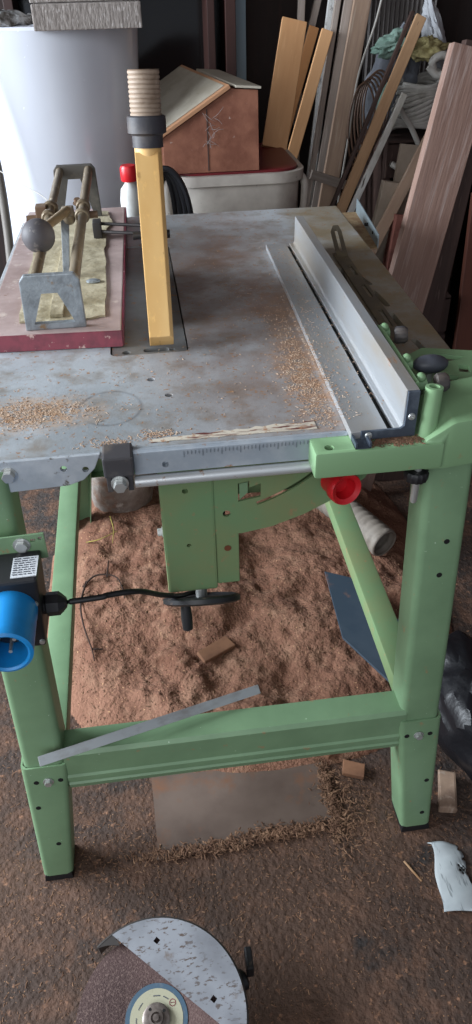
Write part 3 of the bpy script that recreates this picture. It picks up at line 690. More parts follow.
# carriage on the tubes
Yc = 1.56
def tz_(y): return .950+(.032)*(y-1.203)/.657
cc = obj('slide_carriage', box(-.150, -.126, Yc-.02, Yc+.02, tz_(Yc)-.012, tz_(Yc)+.008, .003), M_tube, tr)
for x in (-.172, -.108):
    for dy in (-.035, .022):
        obj('slide_collar', lathe([(0, 0), (.0125, 0), (.0145, .003), (.0145, .013), (.0125, .016), (0, .016)], (x, Yc+dy, tz_(Yc+dy)), (0, 1, .048), 20), M_tube, cc, smooth=35)
obj('cross_shaft', cyl((-.22, Yc+.01, tz_(Yc)-.012), (-.08, Yc+.01, tz_(Yc)-.010), .007, n=14), mat('rusty_steel', H('6d5644'), .6, .3, layers=[(20, H('8a7660'), .5, .7, 4)]), cc, smooth=True)
obj('lock_tab', box(-.200, -.178, Yc-.0, Yc+.03, tz_(Yc)-.01, tz_(Yc)+.012, .002), MATS['rusty_steel'], cc)
hexbolt('tab_bolt', (-.119, Yc+.045, tz_(Yc)+.004), (0, -.3, 1), .007, .010, MATS['rusty_steel'], cc)
obj('hold_down', hexa([(-.152, 1.42, .8795), (-.140, 1.42, .8795), (-.140, 1.43, .8795), (-.152, 1.43, .8795)], [(-.150, 1.535, .965), (-.134, 1.535, .965), (-.134, 1.548, .968), (-.150, 1.548, .968)], .001), M_alu_cast, cc)
# grey ball grip on a short arm
ha_ = obj('handle_arm', cyl((-.133, 1.50, .985), (-.166, 1.37, .990), .0085, .0075, n=18), mat('aged_brass_arm', H('a08c6c'), .45, .4, layers=[(30, H('7d6a50'), .5, .7, 4)]), cc, smooth=True)
obj('arm_hub', cyl((-.132, 1.515, .965), (-.132, 1.490, .985), .0115, n=20, bv=.001), M_tube, ha_, smooth=35)
obj('ball_grip', sphere((-.174, 1.345, .985), .0285, 32), mat('grey_ball', H('4e4b4f'), .6, layers=[(12, H('5b585a'), .4, .65, 4), (60, H('857f7a'), .62, .72, 4)]), ha_, smooth=True)
# long stop rods reaching to the guard
t = cyl((-.09, 1.70, .905), (.02, 1.66, .905), .0035, n=10); cyl((-.09, 1.685, .892), (.02, 1.645, .892), .0035, n=10, bm=t); box(-.1, -.082, 1.675, 1.715, .880, .912, .002, bm=t)
obj('stop_rods', t, mat('dark_rod', H('4d4a4a'), .4, .6), tr, smooth=35)

# ------------------------------------------------------------------ things under and around the saw
o = plank('metal_strip', (-.2405, .752, .333), (.132, .850, .328), .016, .007, mat('grey_flat_bar', H('a4a8aa'), .4, .4, layers=[(14, H('8a8886'), .45, .65, 5)], stretch=(2, 2, 1)), 'grey flat metal strip lying slantwise across the front green crossbar', 'metal strip', wdir=(-.2, .8, .6), bv=.0005)
# hardboard sheet
mt = obj('hardboard_sheet', prism([(-.080, .742, .002), (-.076, .76, .002), (-.085, 1.0, .002), (.29, 1.0, .002), (.275, .90, .002), (.268, .779, .002), (.10, .752, .002)], (0, 0, .004)), M_mat)
tag(mt, 'brown hardboard sheet half buried in shavings below the crossbar', 'board')
t = BM(); R = random.Random(8)
fl = flakes('edge_shavings', [(.0, .75, .06, .007, 700), (.18, .765, .05, .007, 800), (.272, .83, .007, .05, 900), (.10, .757, .08, .006, 500), (.30, .80, .03, .05, 400)], M_shaving, lambda x, y: R.uniform(.001, .012), .0009, .0028, 21, 3)
tag(fl, 'ragged ridge of shavings banked along the hardboard sheet', 'shavings', kind='stuff')
# blue-grey sheet
t = prism([(.381, 1.365, .118), (.445, 1.33, .118), (.53, 1.14, .112), (.51, .98, .10), (.457, .985, .10), (.374, 1.15, .105)], (0, 0, .006), .001)
tag(obj('slate_sheet', t, M_slate), 'broken blue-grey sheet lying on the sawdust beside the right side rail', 'board')
# grey hose
P = catmull([(.40, 1.84, .11), (.455, 1.71, .11), (.515, 1.59, .108), (.572, 1.475, .10)], 24)
rr = [.036+(.0025 if (i//2) % 2 else 0) for i in range(len(P))]
hs_ = obj('corrugated_hose', tube(P, rr, 28, cap=False), M_hosegrey, smooth=50)
P2 = [p for p in P]
md = hs_.modifiers.new('s', 'SOLIDIFY'); md.thickness = .004; md.offset = -1
tag(hs_, 'grey corrugated dust hose with open end lying behind the right rail', 'hose')
# plaster tub lump behind left
t = lathe([(0, 0), (.085, 0), (.098, .06), (.098, .15), (.09, .158), (.082, .15), (.08, .10), (0, .09)], (-.125, 1.86, .04), (0, 0, 1), 40)
for v_ in t.verts: v_.co += Vector(noise.noise_vector(v_.co*14))*.007
tag(obj('plaster_tub', t, M_concrete, smooth=60), 'stained grey-white plaster tub standing behind the left legs', 'tub')
# twig
def twig(paths, label, name='dry_root', r=.003, m=None):
    t = BM()
    for p in paths:
        q = catmull([(x, y, fz(x, y)+.006+dz) for x, y, dz in p], 5)
        tube(q, [r*(1-.6*i/len(q)) for i in range(len(q))], 7, bm=t)
    return tag(obj(name, t, m or mat('dark_bark', H('33221a'), .9), smooth=60), label, 'root')
twig([[(-.235, 1.48, 0), (-.20, 1.50, .01), (-.15, 1.49, .01), (-.13, 1.44, 0), (-.125, 1.40, 0)], [(-.225, 1.49, 0), (-.235, 1.40, .0), (-.225, 1.32, .01), (-.205, 1.25, 0), (-.20, 1.22, 0)], [(-.205, 1.25, 0), (-.18, 1.25, .0)], [(-.17, 1.49, .01), (-.165, 1.54, .02)]],
     'thin dark forked root lying on the sawdust between left legs')
twig([[(-.23, 1.66, 0), (-.19, 1.64, .01), (-.14, 1.66, .01)], [(-.16, 1.72, .01), (-.15, 1.66, .02), (-.155, 1.62, .02)]], 'yellow-green dry stalk on the sawdust in front of the plaster tub', 'dry_stalk', .002, mat('dry_stalk', H('8b7c3c'), .9))
def chip(name, c, s, rz, label, m=M_chipw, tilt=.1):
    t = box(-s[0]/2, s[0]/2, -s[1]/2, s[1]/2, 0, s[2], min(s)*.2)
    for v_ in t.verts: v_.co += Vector(noise.noise_vector(v_.co*40+Vector(c)))*min(s)*.3
    bmesh.ops.rotate(t, verts=t.verts, matrix=Matrix.Rotation(rz, 3, 'Z') @ Matrix.Rotation(tilt, 3, 'X'), cent=(0, 0, 0))
    bmesh.ops.translate(t, verts=t.verts, vec=Vector(c))
    return tag(obj(name, t, m, loc=c), label, 'wood offcut')
chip('wood_offcut', (.085, 1.20, .055), (.085, .035, .012), .5, 'brown bark offcut on the sawdust just beyond the metal strip')
chip('wood_offcut', (.335, .875, .004), (.045, .03, .012), -.4, 'small tan offcut below the crossbar near the right leg')
chip('wood_offcut', (.30, .93, .01), (.05, .028, .01), .6, 'little brown chip behind the crossbar at the hardboard corner')
chip('wood_offcut', (.508, .80, .0), (.035, .085, .02), -.3, 'grey-brown offcut on the floor right of the front right foot', M_brownwood)
chip('wood_offcut', (.10, 1.50, .075), (.02, .012, .01), .2, 'tiny pale chip on the sawdust left of the handwheel', M_tan)
chip('wood_offcut', (.39, .655, .001), (.003, .045, .003), .5, 'thin splinter on the floor in front of the right foot', M_tan)
# black plastic bag, right
t = sphere((.60, .95, .075), 1, 48, sc=(.085, .19, .10))
for v_ in t.verts:
    n1 = noise.noise_vector(v_.co*12); n2 = noise.noise_vector(v_.co*38)
    v_.co += Vector(n1)*.022+Vector(n2)*.009; v_.co.z = max(v_.co.z, .002)
tag(obj('rubbish_bag', t, M_bagblack, smooth=25), 'crumpled glossy black plastic bag on the floor right of the saw', 'bag')
# newspaper scrap
t = BM(); NX, NY = 14, 30
V = {}
for j in range(NY+1):
    for i in range(NX+1):
        u_, w_ = i/NX, j/NY
        x = .441+(.048+.022*w_)*u_-.022*w_; y = .704-.012*u_-.128*w_
        if j == 0 and i == 0: x -= .008
        x += .003*math.sin(w_*9)*(1 if i in (0, NX) else 0)
        if i == NX and j % 5 == 2: x -= .006
        z = .003+.006*math.sin(u_*PI)+.008*u_*w_+.002*math.sin(w_*14+u_*5)
        V[i, j] = t.verts.new((x, y, z))
for j in range(NY):
    for i in range(NX):
        if i > 9 and 9 < j < 14 and (i+j) % 2 == 0: continue
        t.faces.new((V[i, j], V[i+1, j], V[i+1, j+1], V[i, j+1]))
for v_ in [v for v in t.verts if not v.link_faces]: t.verts.remove(v_)
o = obj('newspaper_scrap', t, M_paper, smooth=60)
md = o.modifiers.new('s', 'SOLIDIFY'); md.thickness = .0006
tag(o, 'torn grey newspaper scrap on the floor in front of the right foot', 'paper')

# ------------------------------------------------------------------ angle grinder
G = Vector((-.085, .446, .100))
ag = thing('angle_grinder', 'large angle grinder lying with disc up, half covered by scratched steel guard', 'angle grinder', (G.x, G.y, 0))
gn = Vector((.0, -.17, 1)).normalized(); ga = Vector((1, 0, 0)); gb = gn.cross(ga).normalized()
def gp(r, ang, h=0, c=G): return c+ga*r*math.cos(ang)+gb*r*math.sin(ang)+gn*h
obj('cutting_disc', lathe([(0, -.0015), (.119, -.0015), (.119, .0015), (.05, .0015), (.045, .0), (.0, .0)], G, gn, 72), M_disc, ag, smooth=40)
dl = obj('disc_label', lathe([(.02, .0004), (.0465, .0004), (.0465, .0019), (.0395, .0019), (.0395, .0019), (.02, .0019)], G, gn, 60), M_bluering, ag)
obj('label_paper', lathe([(.0, .0019), (.0395, .0019), (.0395, .0023), (.0, .0023)], G, gn, 60), M_creamring, dl)
t = BM()
for an, n_ in ((.9, 5), (1.35, 6), (2.3, 6), (3.0, 4)):
    for k in range(n_):
        q = gp(.030+.0, an+k*.06, .0024); cyl(q, q+gn*.0003, .0009, n=6, bm=t)
obj('label_print', t, M_ink, dl)
q = gp(.031, .62, .0024)
obj('label_symbol', merge(ring(q, gn, .0045, .0005, 20, 6), tube([q-ga*.003, q+ga*.003], .0005, 6)), M_redply, dl)
nt_ = obj('clamp_nut', lathe([(0, .002), (.0205, .002), (.0205, .008), (.018, .0095), (.011, .0095), (.0105, .013), (.0075, .0135), (.007, .0105), (.0045, .0105), (.0045, .016), (0, .0165)], G, gn, 40), M_nut, ag, smooth=35)
for k in range(4):
    q = gp(.0148, k*PI/2+.6, .0093); obj('pin_hole', cyl(q, q+gn*.0005, .0022, n=12), M_hole, nt_)
# guard: segment plate + rim
cn = math.atan2(.746, .668)    # chord normal angle in disc plane
RG, CH = .134, .047
half = math.acos(CH/RG)
P = [gp(RG, cn-half+2*half*i/40, .010) for i in range(41)]
gu = obj('guard_plate', prism(P, gn*.002), M_guard, ag)
cut(gu, [prism([gp(r*1.0, a_+s) if False else gp(r, a_)+(ga*dx+gb*dy) for dx, dy in ((0, .0055), (.0055, 0), (0, -.0055), (-.0055, 0))], gn*.05) for r, a_ in ()]+
    [prism([gp(r, a2, -.02)+ga*dx+gb*dy for dx, dy in ((0, .0055), (.0055, 0), (0, -.0055), (-.0055, 0))], gn*.08) for r, a2 in ((.102, cn+.66), (.088, cn-.70))])
# rim wall a bit past the chord at the left end
secs = []
e0, e1 = cn-half-.55, cn+half+.20
n_ = 60
for i in range(n_+1):
    an = e0+(e1-e0)*i/n_
    secs.append([gp(RG, an, .012), gp(RG+.003, an, .0095), gp(RG+.003, an, -.028), gp(RG, an, -.028), gp(RG-.001, an, .009)])
obj('guard_rim', loft(secs), M_guard_dk, gu, smooth=50)
# dark left lip turned inward
secs = []
for i in range(10):
    an = cn+half-.02+.24*i/9; w = .020*(1-i/9*.3)
    secs.append([gp(RG, an, .0115), gp(RG-w*(1-i/9), an, .0115), gp(RG-w*(1-i/9), an, .0095), gp(RG, an, .0095)])
obj('guard_corner', loft(secs), M_guard_dk, gu)
t = sphere(gp(.130, cn+.14, .006), .004, 12)
obj('rim_rivet', t, M_guard_dk, gu)
# lower guard skirt / gear head / body / handle
obj('gear_head', lathe([(0, -.085), (.028, -.085), (.036, -.07), (.036, -.035), (.024, -.012), (0, -.004)], G, gn, 32), mat('grinder_grey_casting', H('4c4e50'), .45, .5), ag, smooth=40)
t = loft([[Vector((G.x+.022*math.cos(2*PI*i/20)*s, y, .045+.034*math.sin(2*PI*i/20)*s*1.0+.0)) for i in range(20)] for y, s in ((.44, 1.0), (.36, 1.15), (.24, 1.15), (.20, .85), (.08, .8), (.03, .95), (.0, .6))])
obj('motor_body', t, M_black, ag, smooth=45)
obj('side_handle', lathe([(0, 0), (.008, 0), (.009, .02), (.015, .028), (.0155, .05), (.014, .10), (.016, .118), (.010, .122), (0, .122)], (G.x+.03, G.y+.01, .05), (1, .42, .0), 20), M_rubber, ag, smooth=40)
t = box(.058, .070, .50, .535, .055, .085, .003)
obj('guard_clamp', t, M_black, ag)

# ------------------------------------------------------------------ background left: drum etc.
DC = (-.190, 2.37)
t = lathe([(0, 0), (.165, 0), (.172, .01), (.205, .80), (.236, 1.225), (.238, 1.236), (.234, 1.243), (.222, 1.243), (.220, 1.232), (0, 1.228)], (DC[0], DC[1], 0), (0, 0, 1), 72)
tag(obj('storage_drum', t, M_drum, smooth=40), 'tall shiny white drum standing behind the left end of the saw', 'drum')
bk = obj('foam_block', box(-.20, .052, 2.10, 2.36, 1.236, 1.288, .003), M_block)
tag(bk, 'grey speckled block lying on the white drum, lower of two', 'block')
bk = obj('foam_block', box(-.205, .045, 2.14, 2.38, 1.289, 1.345, .003), M_block)
tag(bk, 'grey speckled block topmost on the white drum', 'block')
t = sphere((-.29, 2.22, 1.252), 1, 40, sc=(.085, .07, .022))
for v_ in t.verts: v_.co += Vector(noise.noise_vector(v_.co*45))*.012+Vector(noise.noise_vector(v_.co*120))*.004; v_.co.z = max(v_.co.z, 1.2435)
tag(obj('crumpled_foil', t, M_foil, smooth=15), 'crumpled silvery foil on the rim of the white drum', 'foil')
P = catmull([(-.405, 2.05, .0), (-.375, 2.08, .5), (-.352, 2.12, .80), (-.352, 2.13, 1.0), (-.39, 2.14, 1.2), (-.44, 2.16, 1.35)], 10)
tag(obj('bent_pipe', tube(P, .012, 14), mat('dull_grey_pipe', H('76716c'), .5, .3), smooth=True), 'dull grey upright pipe left of the white drum', 'pipe')
tag(obj('thin_wire', tube(catmull([(-.375, 2.0, 1.0), (-.28, 1.9, .96), (-.20, 1.80, .935), (-.186, 1.76, .90)], 6), .0012, 6), M_cord), 'thin pale wire running from the pipe down to the jig', 'wire')

# ------------------------------------------------------------------ crate, bottle, cable coil behind the saw
def crate(name, x0, x1, y0, y1, z1, m, label):
    root = thing(name, label, 'crate', ((x0+x1)/2, (y0+y1)/2, 0))
    n = max(2, int(z1/.12)); h = z1/n
    for k in range(n):
        a, b = k*h+.006, (k+1)*h-.006
        obj('slat', box(x0, x1, y0, y0+.012, a, b, .001), m, root); obj('slat', box(x0, x1, y1-.012, y1, a, b, .001), m, root)
    for x in (x0+.002, x1-.022):
        obj('corner_post', box(x, x+.02, y0+.012, y0+.032, 0, z1-.012), m, root); obj('corner_post', box(x, x+.02, y1-.032, y1-.012, 0, z1-.012), m, root)
    obj('side_panel', box(x0, x0+.002, y0+.012, y1-.012, .006, z1-.012), m, root); obj('side_panel', box(x1-.002, x1, y0+.012, y1-.012, .006, z1-.012), m, root)
    obj('lid', box(x0, x1, y0, y1, z1-.012, z1, .001), m, root)
    return root
crate('wooden_crate', -.03, .058, 1.985, 2.14, .75, M_darkwood, 'narrow dark crate behind the saw carrying the white bottle')
bt = thing('plastic_bottle', 'small white plastic bottle with red cap behind the saw beside the guard', 'bottle', (-.008, 2.06, .75))
obj('bottle_body', lathe([(0, .0), (.026, .0), (.028, .006), (.028, .11), (.024, .135), (.012, .15), (.012, .16), (0, .16)], (-.014, 2.06, .755), (0, 0, 1), 32), M_white, bt, smooth=40)
obj('bottle_cap', lathe([(0, .155), (.020, .155), (.0215, .16), (.0215, .185), (.018, .192), (0, .192)], (-.014, 2.06, .755), (0, 0, 1), 28), M_red, bt, smooth=40)
t = BM(); P = []
for i in range(4*40+1):
    a = 2*PI*i/40; k = i/160
    P.append((.076+.064*math.cos(a)*(1-.80*k), 2.03+.08*k, .80+(.142-.030*k)*math.sin(a)))
tag(obj('cable_coil', tube(P, .0072, 8), M_cable, smooth=True), 'coil of thick black cable standing between the yellow guard and the bin', 'cable')

# ------------------------------------------------------------------ bin with red rim, wooden box on it
bn = thing('plastic_bin', 'grey-white plastic bin with dark red inner rim behind the saw', 'bin', (.30, 2.40, 0))
def rr_(cx_, cy_, hx, hy, r, z, n=6):
    P = []
    for sx, sy, a0 in ((1, 1, 0), (-1, 1, PI/2), (-1, -1, PI), (1, -1, 1.5*PI)):
        for i in range(n+1): th = a0+PI/2*i/n; P.append((cx_+sx*(hx-r)+r*math.cos(th), cy_+sy*(hy-r)+r*math.sin(th), z))
    return P
BX, BY = .290, 2.40
secs = [rr_(BX, BY, .150, .150, .06, .0), rr_(BX, BY, .172, .178, .07, .60), rr_(BX, BY, .186, .196, .08, .850), rr_(BX, BY, .196, .206, .08, .853), rr_(BX, BY, .197, .207, .08, .880), rr_(BX, BY, .182, .192, .07, .880), rr_(BX, BY, .180, .19, .07, .85), rr_(BX, BY, .168, .17, .06, .55)]
obj('bin_body', loft(secs), M_bin, bn, smooth=40)
secs = [rr_(BX, BY, .176, .186, .07, .860), rr_(BX, BY, .1795, .1895, .07, .8815), rr_(BX, BY, .1795, .1895, .07, .886), rr_(BX, BY, .173, .183, .07, .888), rr_(BX, BY, .12, .14, .07, .8865)]
obj('bin_insert', loft(secs), M_redrim, bn, smooth=40)
for s in (-1, 1):
    xh = BX+s*.182
    P = catmull([(xh, 2.30, .86), (xh+s*.018, 2.265, .84), (xh+s*.018, 2.262, .78), (xh+s*.01, 2.27, .70), (xh, 2.29, .66)], 6)
    obj('bin_handle', tube(P, .011, 10), M_bin, bn, smooth=True)
bx = thing('wooden_box', 'red-brown wooden box with sloping cream lid on the bin', 'box', (.22, 2.3, .8885))
F = [(.085, 2.205, .8885), (.348, 2.205, .8885), (.345, 2.205, 1.085), (.272, 2.205, 1.090), (.085, 2.205, .980)]
bo = obj('box_body', prism(F, (-.09, .36, 0.0), .001), M_boxred, bx)
obj('box_seam', box(.205, .208, 2.2035, 2.2055, .893, 1.045), M_darkwood, bx)
# sloping lid and right flat lid (top sheets)
v3 = Vector((-.095, .385, .012))
def slab(P, th, m, name, par, bv=.0015):
    P = [Vector(p) for p in P]; n = (P[1]-P[0]).cross(P[3]-P[0]).normalized(); n = n if n.z > 0 else -n
    return obj(name, prism(P, n*th, bv), m, par)
a, b = Vector((.070, 2.195, .9735)), Vector((.272, 2.195, 1.0925))
slab([a, b, b+v3, a+v3], .010, M_creamedge, 'lid_frame', bx)
ins = lambda s, q: a+(b-a)*s+v3*q+Vector((-.0045, 0, .0100))
slab([ins(.04, .03), ins(.95, .03), ins(.95, .97), ins(.04, .97)], .002, M_cream, 'lid_panel', bx, .0003)
a2, b2 = Vector((.284, 2.195, 1.093)), Vector((.352, 2.195, 1.088))
slab([a2, b2, b2+v3*.8, a2+v3*.8], .006, M_cream, 'flat_lid', bx)
t = BM()
R = random.Random(5)
for i in range(16):
    p = Vector((.20+.002*i+R.uniform(-.012, .012), 2.202, .955+.0045*i+R.uniform(-.008, .008))); q = p+Vector((R.uniform(-.03, .035), -.002, R.uniform(-.02, .03)))
    tube(catmull([p, (p+q)/2+Vector((0, -.004, R.uniform(-.006, .006))), q], 4), .00045, 5, bm=t)
tag(obj('fibre_tuft', t, mat('grey_fibres', H('9a9290'), .9)), 'wisp of grey fibres stuck to the red-brown box front', 'cobweb')

# ------------------------------------------------------------------ leaning timber
def PK(name, p0, p1, w, th, m, label, cat='plank', **k): return plank(name, p0, p1, w, th, m, label, cat, **k)
crate('wooden_crate', .53, .955, 2.17, 2.60, .50, M_darkwood, 'large dark crate behind the right end of the saw carrying the leaning laths')
crate('wooden_crate', .86, 1.16, 2.66, 2.98, .86, M_darkwood, 'tall dark crate near the back wall under the white cable bundle')
PK('pine_board', (.443, 2.50, .889), (.5345, 2.68, 1.212), .078, .018, M_orange, 'wide orange pine board standing upright on the back of the bin')
PK('pine_lath', (.290, 2.650, 0), (.695, 2.911, 1.166), .040, .018, M_orange, 'narrow orange pine lath leaning right beside the wide orange board')
PK('pine_lath', (.267, 2.763, 0), (.668, 3.0, 1.171), .035, .018, M_orange2, 'darker orange lath half hidden between the two light pine boards')
PK('white_batten', (.586, 2.900, .0), (.767, 3.030, 1.541), .035, .016, M_whitewood, 'white painted batten against the wall behind the grey laths', 'batten')
PK('grey_lath', (.583, 2.873, 0), (.633, 3.045, 1.558), .024, .015, M_greywood, 'thin grey lath rising straight above the wide orange board', 'batten')
PK('grey_lath', (.350, 2.903, 0), (.768, 3.075, 1.546), .024, .015, M_greywood, 'thin grey lath rising aslant above the narrow orange lath', 'batten')
PK('grey_lath', (.505, 2.660, 0), (.781, 3.010, 1.484), .019, .022, M_greywood, 'left one of the two long grey laths standing side by side', 'batten')
PK('grey_lath', (.530, 2.644, 0), (.818, 3.010, 1.483), .029, .018, M_greywood, 'right one of the two long grey laths standing side by side', 'batten')
PK('grey_board', (.541, 2.562, 0), (.876, 3.01, 1.526), .058, .022, M_brownwood, 'brown-grey board leaning beside the pale hanging cord')
PK('tan_lath', (.560, 2.40, .503), (.917, 2.62, 1.214), .034, .016, M_tan, 'tan lath leaning steeply across in front of the cable bundle')
PK('dark_lath', (.536, 2.432, .503), (.900, 2.652, 1.225), .012, .020, M_darkwood, 'thin dark lath along the left edge of the tan lath', 'batten')
PK('white_trim', (.581, 2.385, .503), (.865, 2.55, 1.015), .020, .012, M_whitewood, 'chipped white painted trim strip right of the tan lath', 'batten')
PK('oak_board', (.571, 1.811, .0), (.853, 2.02, 1.179), .118, .034, M_redwood, 'big reddish-brown board leaning at the right end of the saw')
PK('dark_board', (.722, 1.90, .0), (.897, 2.075, 1.185), .100, .030, M_darkwood, 'darker board leaning just right of the big reddish-brown board', bv=.002)
PK('brown_lath', (.627, 2.203, .503), (.932, 2.42, .947), .034, .020, M_brownwood, 'short brown lath leaning left of the big reddish board', 'batten')
PK('grey_offcut', (.605, 2.70, .762), (.745, 2.70, .716), .030, .015, M_greywood, 'short grey crosspiece caught in front of the grey laths', 'offcut', wdir=(0, 0, 1))
PK('red_plank', (1.09, 2.10, .0), (1.12, 2.25, .78), .22, .022, mat('dark_red_panel', H('5a3226'), .6, layers=[(3, H('40221a'), .4, .65, 5)], stretch=(4, 4, .4)), 'wide dark red-brown panel standing low at the right', 'panel')
# pale cord
P = catmull([(.80, 2.62, 1.33), (.785, 2.66, 1.20), (.752, 2.70, 1.05), (.73, 2.70, .85), (.705, 2.68, .66), (.70, 2.66, .5), (.72, 2.64, .3), (.74, 2.64, .005)], 10)
tag(obj('pale_cord', tube(P, .0035, 8), M_cord, smooth=True), 'thin pale cord hanging in front of the brown-grey board', 'cord')
# corrugated panel
t = BM(); n = 60; P = []
for i in range(n+1):
    x = .86+.25*i/n; P.append((x, 3.03+.007*math.sin(i*2*PI/4), 0))
Q = [(x, y+.003, 0) for x, y, z in reversed(P)]
sec = P+Q
t = loft([[(x, y, z) for x, y, _ in sec] for z in (0, 1.9)])
tag(obj('corrugated_sheet', t, M_corr, smooth=60), 'grey corrugated sheet standing against the back wall', 'panel')
# cable bundle
t = BM(); R = random.Random(12)
cx_, cy_, cz_ = .985, 2.78, .955
for k in range(13):
    rx = .085+R.uniform(-.012, .012); ry = .08; zc = .885+k*.011; P = []
    for i in range(37):
        a = 2*PI*i/36+.3*k
        P.append((cx_+rx*math.cos(a)+.004*math.sin(3*a+k), cy_+ry*math.sin(a), zc+.012*math.sin(a*2+k*.6)+.012*math.cos(a)+.001*i/36*11))
    tube(P, .0078, 8, bm=t)
bdl = tag(obj('white_cable_bundle', t, M_wcable, smooth=True), 'bundle of white plastic cable coiled on the tall crate', 'cable')
P = catmull([(.99, 2.66, 1.06), (.98, 2.65, 1.09), (1.01, 2.65, 1.105), (1.04, 2.65, 1.09), (1.035, 2.65, 1.06), (1.0, 2.65, 1.05), (.97, 2.655, 1.075)], 8)
tag(obj('white_pipe_loop', tube(P, .012, 12), M_wcable, smooth=True), 'thick white loop of tubing sticking up from the cable bundle', 'cable')
P = catmull([(.86, 2.60, .99), (.885, 2.62, .95), (.93, 2.64, .90), (.97, 2.64, .83), (.975, 2.64, .80)], 8)
tag(obj('white_cable', tube(P, .009, 10), M_wcable, smooth=True), 'single white cable hanging in front of the cable bundle', 'cable')
P = catmull([(.86, 2.62, .80), (.90, 2.60, .785), (.96, 2.60, .80), (1.02, 2.62, .82)], 8)
tag(obj('white_cable', tube(P, .010, 10), M_wcable, smooth=True), 'lowest white cable bowed below the coiled bundle', 'cable')
# brown wire loops
t = BM()
for k in range(6):
    P = [(.775+.012*k+.045*math.cos(a), 2.70+.008*k, .90+.012*k+(.13-.006*k)*math.sin(a)) for a in [2*PI*i/36 for i in range(36)]]
    tube(P, .0032, 6, bm=t, closed=True)
tag(obj('brown_wire_coil', t, mat('brown_wire', H('5e4638'), .5), smooth=True), 'loose loops of thin brown wire hanging between the boards', 'wire')
def cloth(name, c, sc, m, label, seed, cat='cloth', rot=(0, 0, 0), amp=.3):
    t = sphere((0, 0, 0), 1, 56)
    for v_ in t.verts:
        p = v_.co.copy(); q = p*1.7+Vector((seed, seed*2.1, 0))
        v_.co = p*(1+amp*noise.noise(q)+amp*.5*noise.noise(q*2.7)-.22*abs(noise.noise(q*4.1)))
    bmesh.ops.scale(t, verts=t.verts, vec=sc)
    from mathutils import Euler
    bmesh.ops.rotate(t, verts=t.verts, matrix=Euler(rot).to_matrix(), cent=(0, 0, 0))
    bmesh.ops.translate(t, verts=t.verts, vec=c)
    return tag(obj(name, t, m, smooth=70), label, cat)
cloth('grey_bag', (.90, 2.80, 1.02), (.085, .06, .15), M_bag, 'crumpled grey bag between the boards, left of the cables', 3, 'bag', (0, .25, 0))
cloth('green_cloth', (.865, 2.72, 1.135), (.060, .045, .028), M_greencloth, 'pale green cloth lying on top of the grey bag', 8, rot=(0, -.3, 0), amp=.5)
cloth('green_cloth', (.842, 2.68, .975), (.020, .03, .075), M_greencloth, 'pale green cloth strip hanging at the left of the grey bag', 5, rot=(0, .3, 0))
cloth('yellow_glove', (.985, 2.72, 1.115), (.060, .05, .035), M_yellowcloth, 'dull yellow glove lying on the white cable bundle', 14, 'glove', amp=.5)
cloth('white_sack', (1.045, 2.84, 1.13), (.035, .05, .12), mat('pale_sack', H('a3a5aa'), .8), 'pale sack edge rising right of the yellow glove', 21, 'sack', (0, -.35, 0))
# cardboard offcuts between planks
def blk(name, c, s, rot, m, label, cat='offcut'):
    from mathutils import Euler
    t = box(-s[0]/2, s[0]/2, -s[1]/2, s[1]/2, -s[2]/2, s[2]/2, .002)
    bmesh.ops.rotate(t, verts=t.verts, matrix=Euler(rot).to_matrix(), cent=(0, 0, 0))
    bmesh.ops.translate(t, verts=t.verts, vec=c)
    return tag(obj(name, t, m, loc=c), label, cat)
PK('tan_block', (.735, 2.34, .503), (.790, 2.36, .80), .055, .03, M_cardboard, 'short pale block standing behind the dark brown lath', 'offcut')
PK('red_brick', (.79, 2.24, .503), (.825, 2.28, .72), .075, .05, M_brick, 'dull red brick standing left of the big reddish board', 'brick')
PK('carton_flap', (.82, 2.42, .503), (.870, 2.46, .885), .06, .02, M_cardboard, 'pale carton piece below the white cables', 'cardboard')
# dusty tray bolted on the rear right corner of the saw
t = hexa([(.47, 1.72, .800), (.560, 1.74, .800), (.590, 2.05, .800), (.47, 2.05, .800)], [(.47, 1.72, .803), (.560, 1.74, .803), (.590, 2.05, .803), (.47, 2.05, .803)])
ry_ = obj('rear_wing', t, mat('sawdust_covered_steel', H('a08766'), .8, layers=[(30, H('8a6a4a'), .45, .6, 5), (12, H('8c9298'), .58, .68, 4)]), saw)
obj('wing_flange', prism([(.560, 1.74, .800), (.590, 2.05, .800), (.590, 2.05, .838), (.560, 1.74, .832)], (.003, 0, 0), .0008), mat('pale_blue_flange', H('93a1a8'), .45, .4, layers=[(14, H('7d8b92'), .45, .65, 4)]), ry_)
for y in (1.80, 1.87):
    obj('flange_hole', cyl((.5640+.0, y, .82), (.5745, y+.001, .82), .004, n=10), M_hole, ry_)

# ------------------------------------------------------------------ dim cabinet at the back
cb = thing('glazed_cabinet', 'dark red-brown glazed cabinet in the gloom behind the guard', 'cabinet', (.18, 2.98, 0))
M_cab = mat('dark_red_cabinet', H('331711'), .5, layers=[(3, H('22100c'), .4, .65, 5)], stretch=(3, 3, .4))
obj('cabinet_back', box(-.36, .38, 3.065, 3.075, 0, 2.0), M_glassdark, cb)
for x0, x1 in ((-.36, -.33), (.345, .38), (.285, .31)): obj('cabinet_post', box(x0, x1, 2.90, 3.065, 0, 2.0, .002), M_cab, cb)
for z in (.02, .48, .92, 1.30, 1.97): obj('cabinet_shelf', box(-.33, .345, 2.92, 3.065, z, z+.02, .001), M_cab, cb)
R = random.Random(31)
for i, x in enumerate((-.02, .06, .13, .205, .255)):
    h = R.uniform(.06, .11); r = R.uniform(.022, .03)
    j = obj('glass_jar', lathe([(0, 0), (r, 0), (r, h*.8), (r*.75, h*.88), (r*.78, h), (0, h)], (x, 2.99, .941), (0, 0, 1), 20), M_jar, smooth=40)
    tag(j, 'dim glass jar standing on the shelf of the dark cabinet', 'jar', 'jars in the dark cabinet')
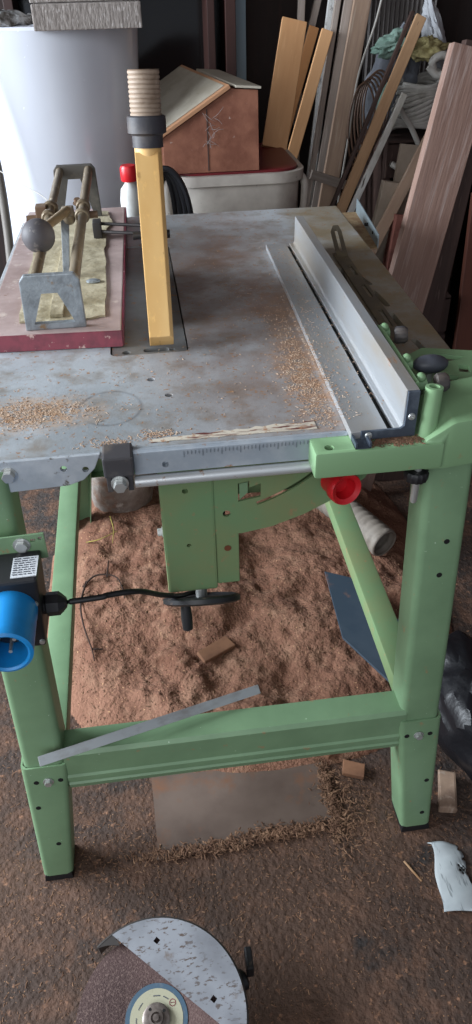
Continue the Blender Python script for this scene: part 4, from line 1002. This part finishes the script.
tag(obj('metal_upright', box(.400, .436, 3.06, 3.09, 0, 1.9, .001), M_bluestrip), 'light blue-grey metal upright right of the dark cabinet', 'post')

# ------------------------------------------------------------------ camera
Pm, Ym, Rm, F = math.radians(36.7), math.radians(6.7), math.radians(1.4), 740.0
f = Vector((math.sin(Ym)*math.cos(Pm), math.cos(Ym)*math.cos(Pm), -math.sin(Pm)))
r = Vector((math.cos(Ym), -math.sin(Ym), 0)); u = r.cross(f)
r2 = r*math.cos(Rm)-u*math.sin(Rm); u2 = u*math.cos(Rm)+r*math.sin(Rm)
cd = bpy.data.cameras.new('camera'); cam = bpy.data.objects.new('camera', cd); COL.objects.link(cam)
cam.matrix_world = Matrix(((r2.x, u2.x, -f.x, 0), (r2.y, u2.y, -f.y, 0), (r2.z, u2.z, -f.z, 1.36), (0, 0, 0, 1)))
cd.sensor_fit = 'VERTICAL'; cd.sensor_height = 36; cd.lens = F*36/1024; cd.clip_start = .02
SC.camera = cam

# ------------------------------------------------------------------ light: daylight by the left window and the open front of the garage
w = bpy.data.worlds.new('sky'); SC.world = w; w.use_nodes = True
bg = w.node_tree.nodes['Background']; bg.inputs[0].default_value = (.80, .88, 1, 1); bg.inputs[1].default_value = .3
def area(name, loc, target, sx, sy, power, col):
    l = bpy.data.lights.new(name, 'AREA'); l.shape = 'RECTANGLE'; l.size = sx; l.size_y = sy; l.energy = power; l.color = col
    o = bpy.data.objects.new(name, l); COL.objects.link(o); o.location = loc
    o.rotation_euler = (Vector(target)-Vector(loc)).to_track_quat('-Z', 'Y').to_euler(); return o
area('window_daylight', (-2.85, 1.55, 1.75), (.1, 1.6, .85), 2.4, 1.3, 215, (.84, .92, 1))
area('doorway_daylight', (-1.2, -1.7, 2.1), (.1, 1.4, .6), 2.4, 1.8, 30, (.95, .97, 1))
vs = SC.view_settings; SC.display_settings.display_device = 'sRGB'
vs.view_transform = 'Standard'; vs.look = 'None'; vs.gamma = 1; vs.use_curve_mapping = False; vs.exposure = .45
